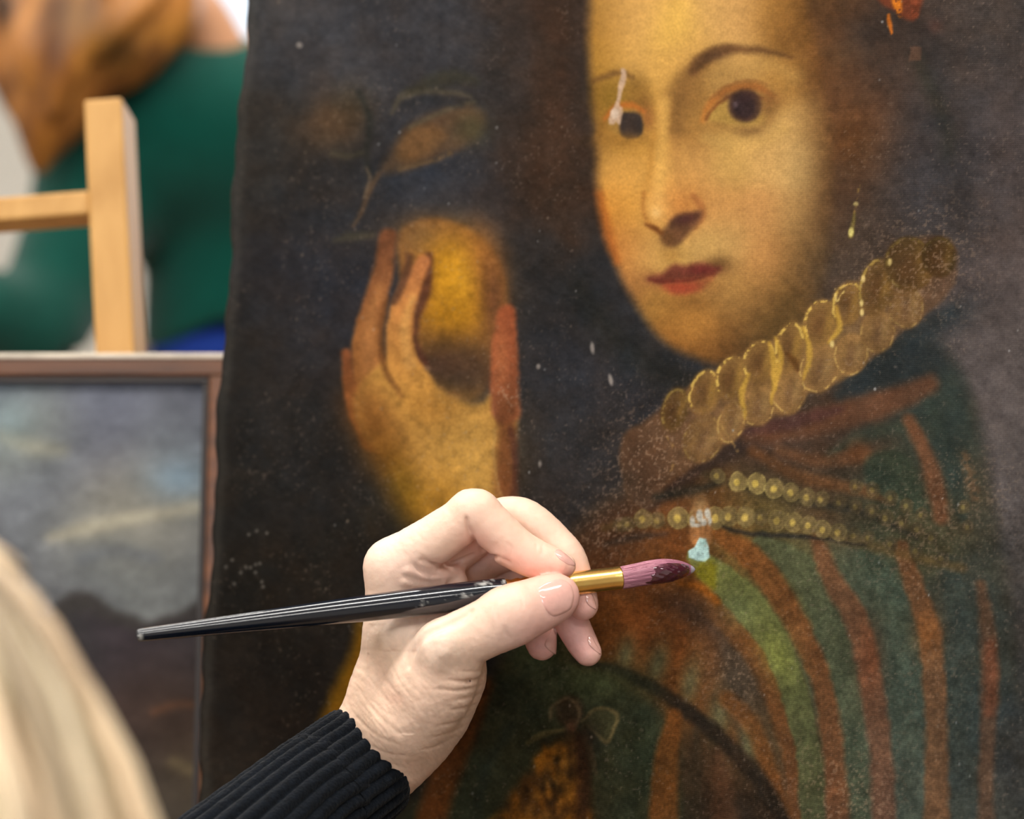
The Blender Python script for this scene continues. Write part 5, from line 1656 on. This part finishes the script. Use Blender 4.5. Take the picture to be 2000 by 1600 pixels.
for x, y, rx, ry, c, a in ((100, 95, 26, 40, (70, 34, 8), .8), (230, 95, 36, 34, (72, 48, 10), .8), (300, 60, 50, 20, (206, 140, 50), .6), (20, 100, 30, 50, (190, 130, 80), .6), (150, 30, 40, 40, (90, 62, 20), .6), (240, 30, 30, 30, (180, 120, 60), .5), (80, 260, 26, 40, (160, 100, 36), .5), (5, 15, 14, 26, (20, 8, 4), .9)):
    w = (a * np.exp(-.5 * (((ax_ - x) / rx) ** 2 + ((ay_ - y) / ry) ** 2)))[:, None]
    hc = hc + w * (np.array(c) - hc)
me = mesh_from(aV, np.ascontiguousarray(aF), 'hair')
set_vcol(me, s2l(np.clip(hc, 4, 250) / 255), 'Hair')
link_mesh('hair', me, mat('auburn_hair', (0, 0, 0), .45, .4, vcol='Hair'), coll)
hipc = P(470, 780, PD + .03)
SJ = Sculpt(np.array([hipc[0] - .28, hipc[1] - .3, .0]), np.array([hipc[0] + .28, hipc[1] + .3, hipc[2] + .2]), .012)
SJ.chain(np.array([hipc + np.array([-.02, .0, -.005]), hipc + np.array([0, .0, -.10])]), [.124, .145], .03, smooth=False)
for s_ in (-1, 1):
    SJ.chain(np.array([hipc + np.array([s_ * .08, 0, -.06]), [hipc[0] + s_ * .10, hipc[1] + .02, .50], [hipc[0] + s_ * .11, hipc[1], .09]]), [.095, .068, .052], .03, smooth=False)
jV, jF = SJ.surface(1)
link_mesh('jeans', mesh_from(jV, np.ascontiguousarray(jF), 'jeans'), mat('blue_denim', (20, 46, 120), .9, .2, noise=(60, .12)), coll)
for s_ in (-1, 1): shoe(hipc[0] + s_ * .11, hipc[1] - .02, coll)
# ------------------------------------------------------------------ the paintbrush
def bd(px):
    return D0 + .0527e-3 * (px - 1060)


def bpt(px, py, r, extra=0.0):
    d = bd(px) + extra
    return P(px, py, d), r * d / FPX


def axis_y(px):
    return 1241.5 + (px - 268) * (1129 - 1241.5) / (1211 - 268)


brush = tag(empty('paintbrush', bpt(1060, axis_y(1060), 1)[0]), 'black-handled paintbrush with gold ferrule held in the restorer\'s hand', 'paintbrush')
xs = np.concatenate([[266.5, 267, 269, 273], np.linspace(280, 986, 190), [988]])
rk = np.interp(xs, [266.5, 267, 269, 273, 280, 400, 560, 700, 800, 880, 950, 986, 988], [6, 9, 11.5, 12.5, 13, 16.5, 21.5, 25.5, 27.5, 28.5, 28.5, 27, 24])
pr = [bpt(x, axis_y(x), r) for x, r in zip(xs, rk)]
V, F = lathe_along([p for p, _ in pr], [r for _, r in pr], 64)
me = mesh_from(V, F, 'handle')
bm = bmesh.new(); bm.from_mesh(me); bmesh.ops.recalc_face_normals(bm, faces=bm.faces); bm.to_mesh(me); bm.free()
vx, vy, vd = project(V)
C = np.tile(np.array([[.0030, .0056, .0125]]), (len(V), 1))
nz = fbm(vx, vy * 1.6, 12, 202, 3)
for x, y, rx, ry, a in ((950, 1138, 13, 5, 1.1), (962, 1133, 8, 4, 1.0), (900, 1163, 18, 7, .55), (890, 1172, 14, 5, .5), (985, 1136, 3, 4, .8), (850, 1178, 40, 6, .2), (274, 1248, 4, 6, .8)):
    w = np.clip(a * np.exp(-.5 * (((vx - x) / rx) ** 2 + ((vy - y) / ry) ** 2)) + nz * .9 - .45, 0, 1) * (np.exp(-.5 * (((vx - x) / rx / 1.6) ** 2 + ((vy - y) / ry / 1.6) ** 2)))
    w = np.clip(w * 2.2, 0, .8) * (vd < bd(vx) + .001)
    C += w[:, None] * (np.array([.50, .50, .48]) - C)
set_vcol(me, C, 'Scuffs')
link_mesh('handle', me, mat('black_lacquer', (0, 0, 0), .14, .5, coat=.6, vcol='Scuffs'), brush)
# ferrule with crimp rings
xs = np.array([984, 986, 990, 994, 997, 1000, 1004, 1010, 1014, 1018, 1022, 1026, 1032, 1080, 1140, 1190, 1204, 1208, 1210, 1211.5, 1212, 1211])
rk = np.array([21, 23, 24, 24, 22.6, 22, 22.6, 24, 24, 22.4, 22.4, 24, 24, 23.6, 23, 22.6, 22.4, 22.8, 23, 22.8, 22, 20.5])
pr = [bpt(x, axis_y(x), r) for x, r in zip(xs, rk)]
tube('ferrule', [p for p, _ in pr], [r for _, r in pr], mat('brass', (255, 212, 128), .26, .5, 1.0, noise=(220, .08), bump=(500, .05, .0003)), brush, 56)['label'] = 'polished gold ferrule'
# bristles: a grooved tuft bending on to the canvas
bx = np.array([1206, 1212, 1230, 1250, 1270, 1290, 1306, 1320, 1332, 1342, 1350, 1355, 1357.5])
by = np.array([1129.6, 1129, 1126, 1122, 1118.5, 1116, 1114.5, 1113.5, 1113, 1112.8, 1112.7, 1112.6, 1112.5])
br = np.array([21, 21.4, 21.8, 22.4, 23, 23, 21.5, 18.8, 15.5, 11.5, 7.5, 4, 1.2])
tt = np.clip((bx - 1211) / (1356 - 1211), 0, 1)
Q = catmull(np.column_stack([bx, by, br, bd(bx) + (TIP[2] - .0008 - bd(1356)) * tt ** 1.7]), False, 6)
rg = np.random.RandomState(5)
NB_ = 180
ph = rg.rand(NB_) * .09
gro = 1 + .055 * (rg.rand(NB_) - .5)
V, F = lathe_along(P(Q[:, 0], Q[:, 1], Q[:, 3]), Q[:, 2] * Q[:, 3] / FPX, NB_, True, lambda th, i: gro * (1 + .012 * np.sin(i * .7 + 9 * ph * 50)))
me = mesh_from(V, F, 'bristles')
bm = bmesh.new(); bm.from_mesh(me); bmesh.ops.recalc_face_normals(bm, faces=bm.faces); bm.to_mesh(me); bm.free()
vx, vy, vd = project(V)
u = np.clip((vx - 1211) / 145, 0, 1)[:, None]
strand = (np.tile(rg.rand(NB_), len(Q))[:, None] - .5)
C = np.array([168, 112, 126]) * (1 - u) + np.array([140, 84, 106]) * u + strand * np.array([52, 46, 46])
C = np.where(u > .955, np.array([168, 158, 178]), C)
set_vcol(me, s2l(np.clip(C, 4, 255) / 255), 'Hair')
bristles = link_mesh('bristles', me, mat('mauve_bristle', (0, 0, 0), .42, .5, vcol='Hair'), brush)
bristles['label'] = 'mauve bristles tapering to a wet tip'
# loose hairs lying on the tuft
SV, SF, SC, sb = [], [], [], 0
for k in range(170):
    a = rg.rand() * 2 * math.pi
    i0 = rg.randint(6, 14); i1 = rg.randint(34, 66)
    idx = np.arange(i0, min(i1, len(Q) - 4), 4)
    if len(idx) < 3: continue
    path = []
    ctr = P(Q[idx, 0], Q[idx, 1], Q[idx, 3]); rad = Q[idx, 2] * Q[idx, 3] / FPX
    for j in range(len(idx)):
        aa = a + .10 * math.sin(j * .5 + k)
        path.append(ctr[j] + rad[j] * 1.02 * (math.cos(aa) * UP + math.sin(aa) * FWD))
    v, f = lathe_along(path, [.00013] * len(path), 4, False)
    SV.append(v); SF += [tuple(i + sb for i in q) for q in f]; sb += len(v)
    c = np.array([176, 118, 132]) + (rg.rand() - .5) * 70
    SC.append(np.tile(s2l(np.clip(c, 10, 255) / 255), (len(v), 1)))
me = mesh_from(np.concatenate(SV), SF, 'loose_hairs')
set_vcol(me, np.concatenate(SC), 'Hair')
lh = link_mesh('loose_hairs', me, bpy.data.materials['mauve_bristle'], bristles)
lh['kind'] = 'stuff'
# wet wine-red paint clinging to the belly of the tuft
sel = [i for i in range(len(Q)) if 1246 <= Q[i, 0] <= 1341]
Qp = Q[sel]
n = 72
ctr = P(Qp[:, 0], Qp[:, 1], Qp[:, 3]); T = np.gradient(ctr, axis=0); T /= np.linalg.norm(T, axis=1)[:, None]
V = []
for i in range(len(Qp)):
    e1 = UP - T[i] * (UP @ T[i]); e1 /= np.linalg.norm(e1); e2 = -np.cross(T[i], e1)
    if e2 @ FWD > 0: e2 = -e2
    t = i / (len(Qp) - 1)
    span0, span1 = R(62 - 20 * (1 - t)), R(-108 + 10 * t)
    aa = np.linspace(span0, span1, n)
    r = Qp[i, 2] * Qp[i, 3] / FPX
    lump = .5 + .5 * np.sin(aa * 5 + 11 * t + 2 * np.sin(9 * t)) * np.sin(13 * t + aa * 2)
    lump2 = np.sin(aa * 13 + 5 * t) * np.sin(31 * t + 3 * aa)
    edge_ = np.sin(np.linspace(0, math.pi, n)) ** .35 * math.sin(math.pi * min(1, max(0, .03 + .94 * t))) ** .35
    rag = .55 + .45 * np.sin(aa * 4 + 1.3)
    st_ = t - .20 * (.5 + .32 * np.sin(aa * 3.1 + .6) + .25 * np.sin(aa * 8 + 2) * np.sin(aa * 2.3)) * (1 - t) ** .5
    edge_ = edge_ * sstep(st_ * 9 + .1)
    th = r * (1.0 + edge_ * (.05 + .075 * lump + .03 * lump2) - .07 * (1 - edge_))
    V.append(ctr[i] + th[:, None] * (np.sin(aa)[:, None] * e1 + np.cos(aa)[:, None] * e2))
V = np.concatenate(V)
I = np.arange(len(V)).reshape(len(Qp), n)
Fp = np.stack([I[:-1, :-1], I[:-1, 1:], I[1:, 1:], I[1:, :-1]], -1).reshape(-1, 4)
me = mesh_from(V, np.ascontiguousarray(Fp), 'wet_paint')
bm = bmesh.new(); bm.from_mesh(me)
bm.normal_update()
if sum(f.normal.dot(Vector(NEG)) for f in bm.faces) < 0: bmesh.ops.reverse_faces(bm, faces=bm.faces)
bm.to_mesh(me); bm.free()
link_mesh('wet_paint', me, mat('wet_wine_paint', (66, 16, 36), .08, .8, coat=1.0), bristles)['label'] = 'glossy wine-red paint on the bristles'
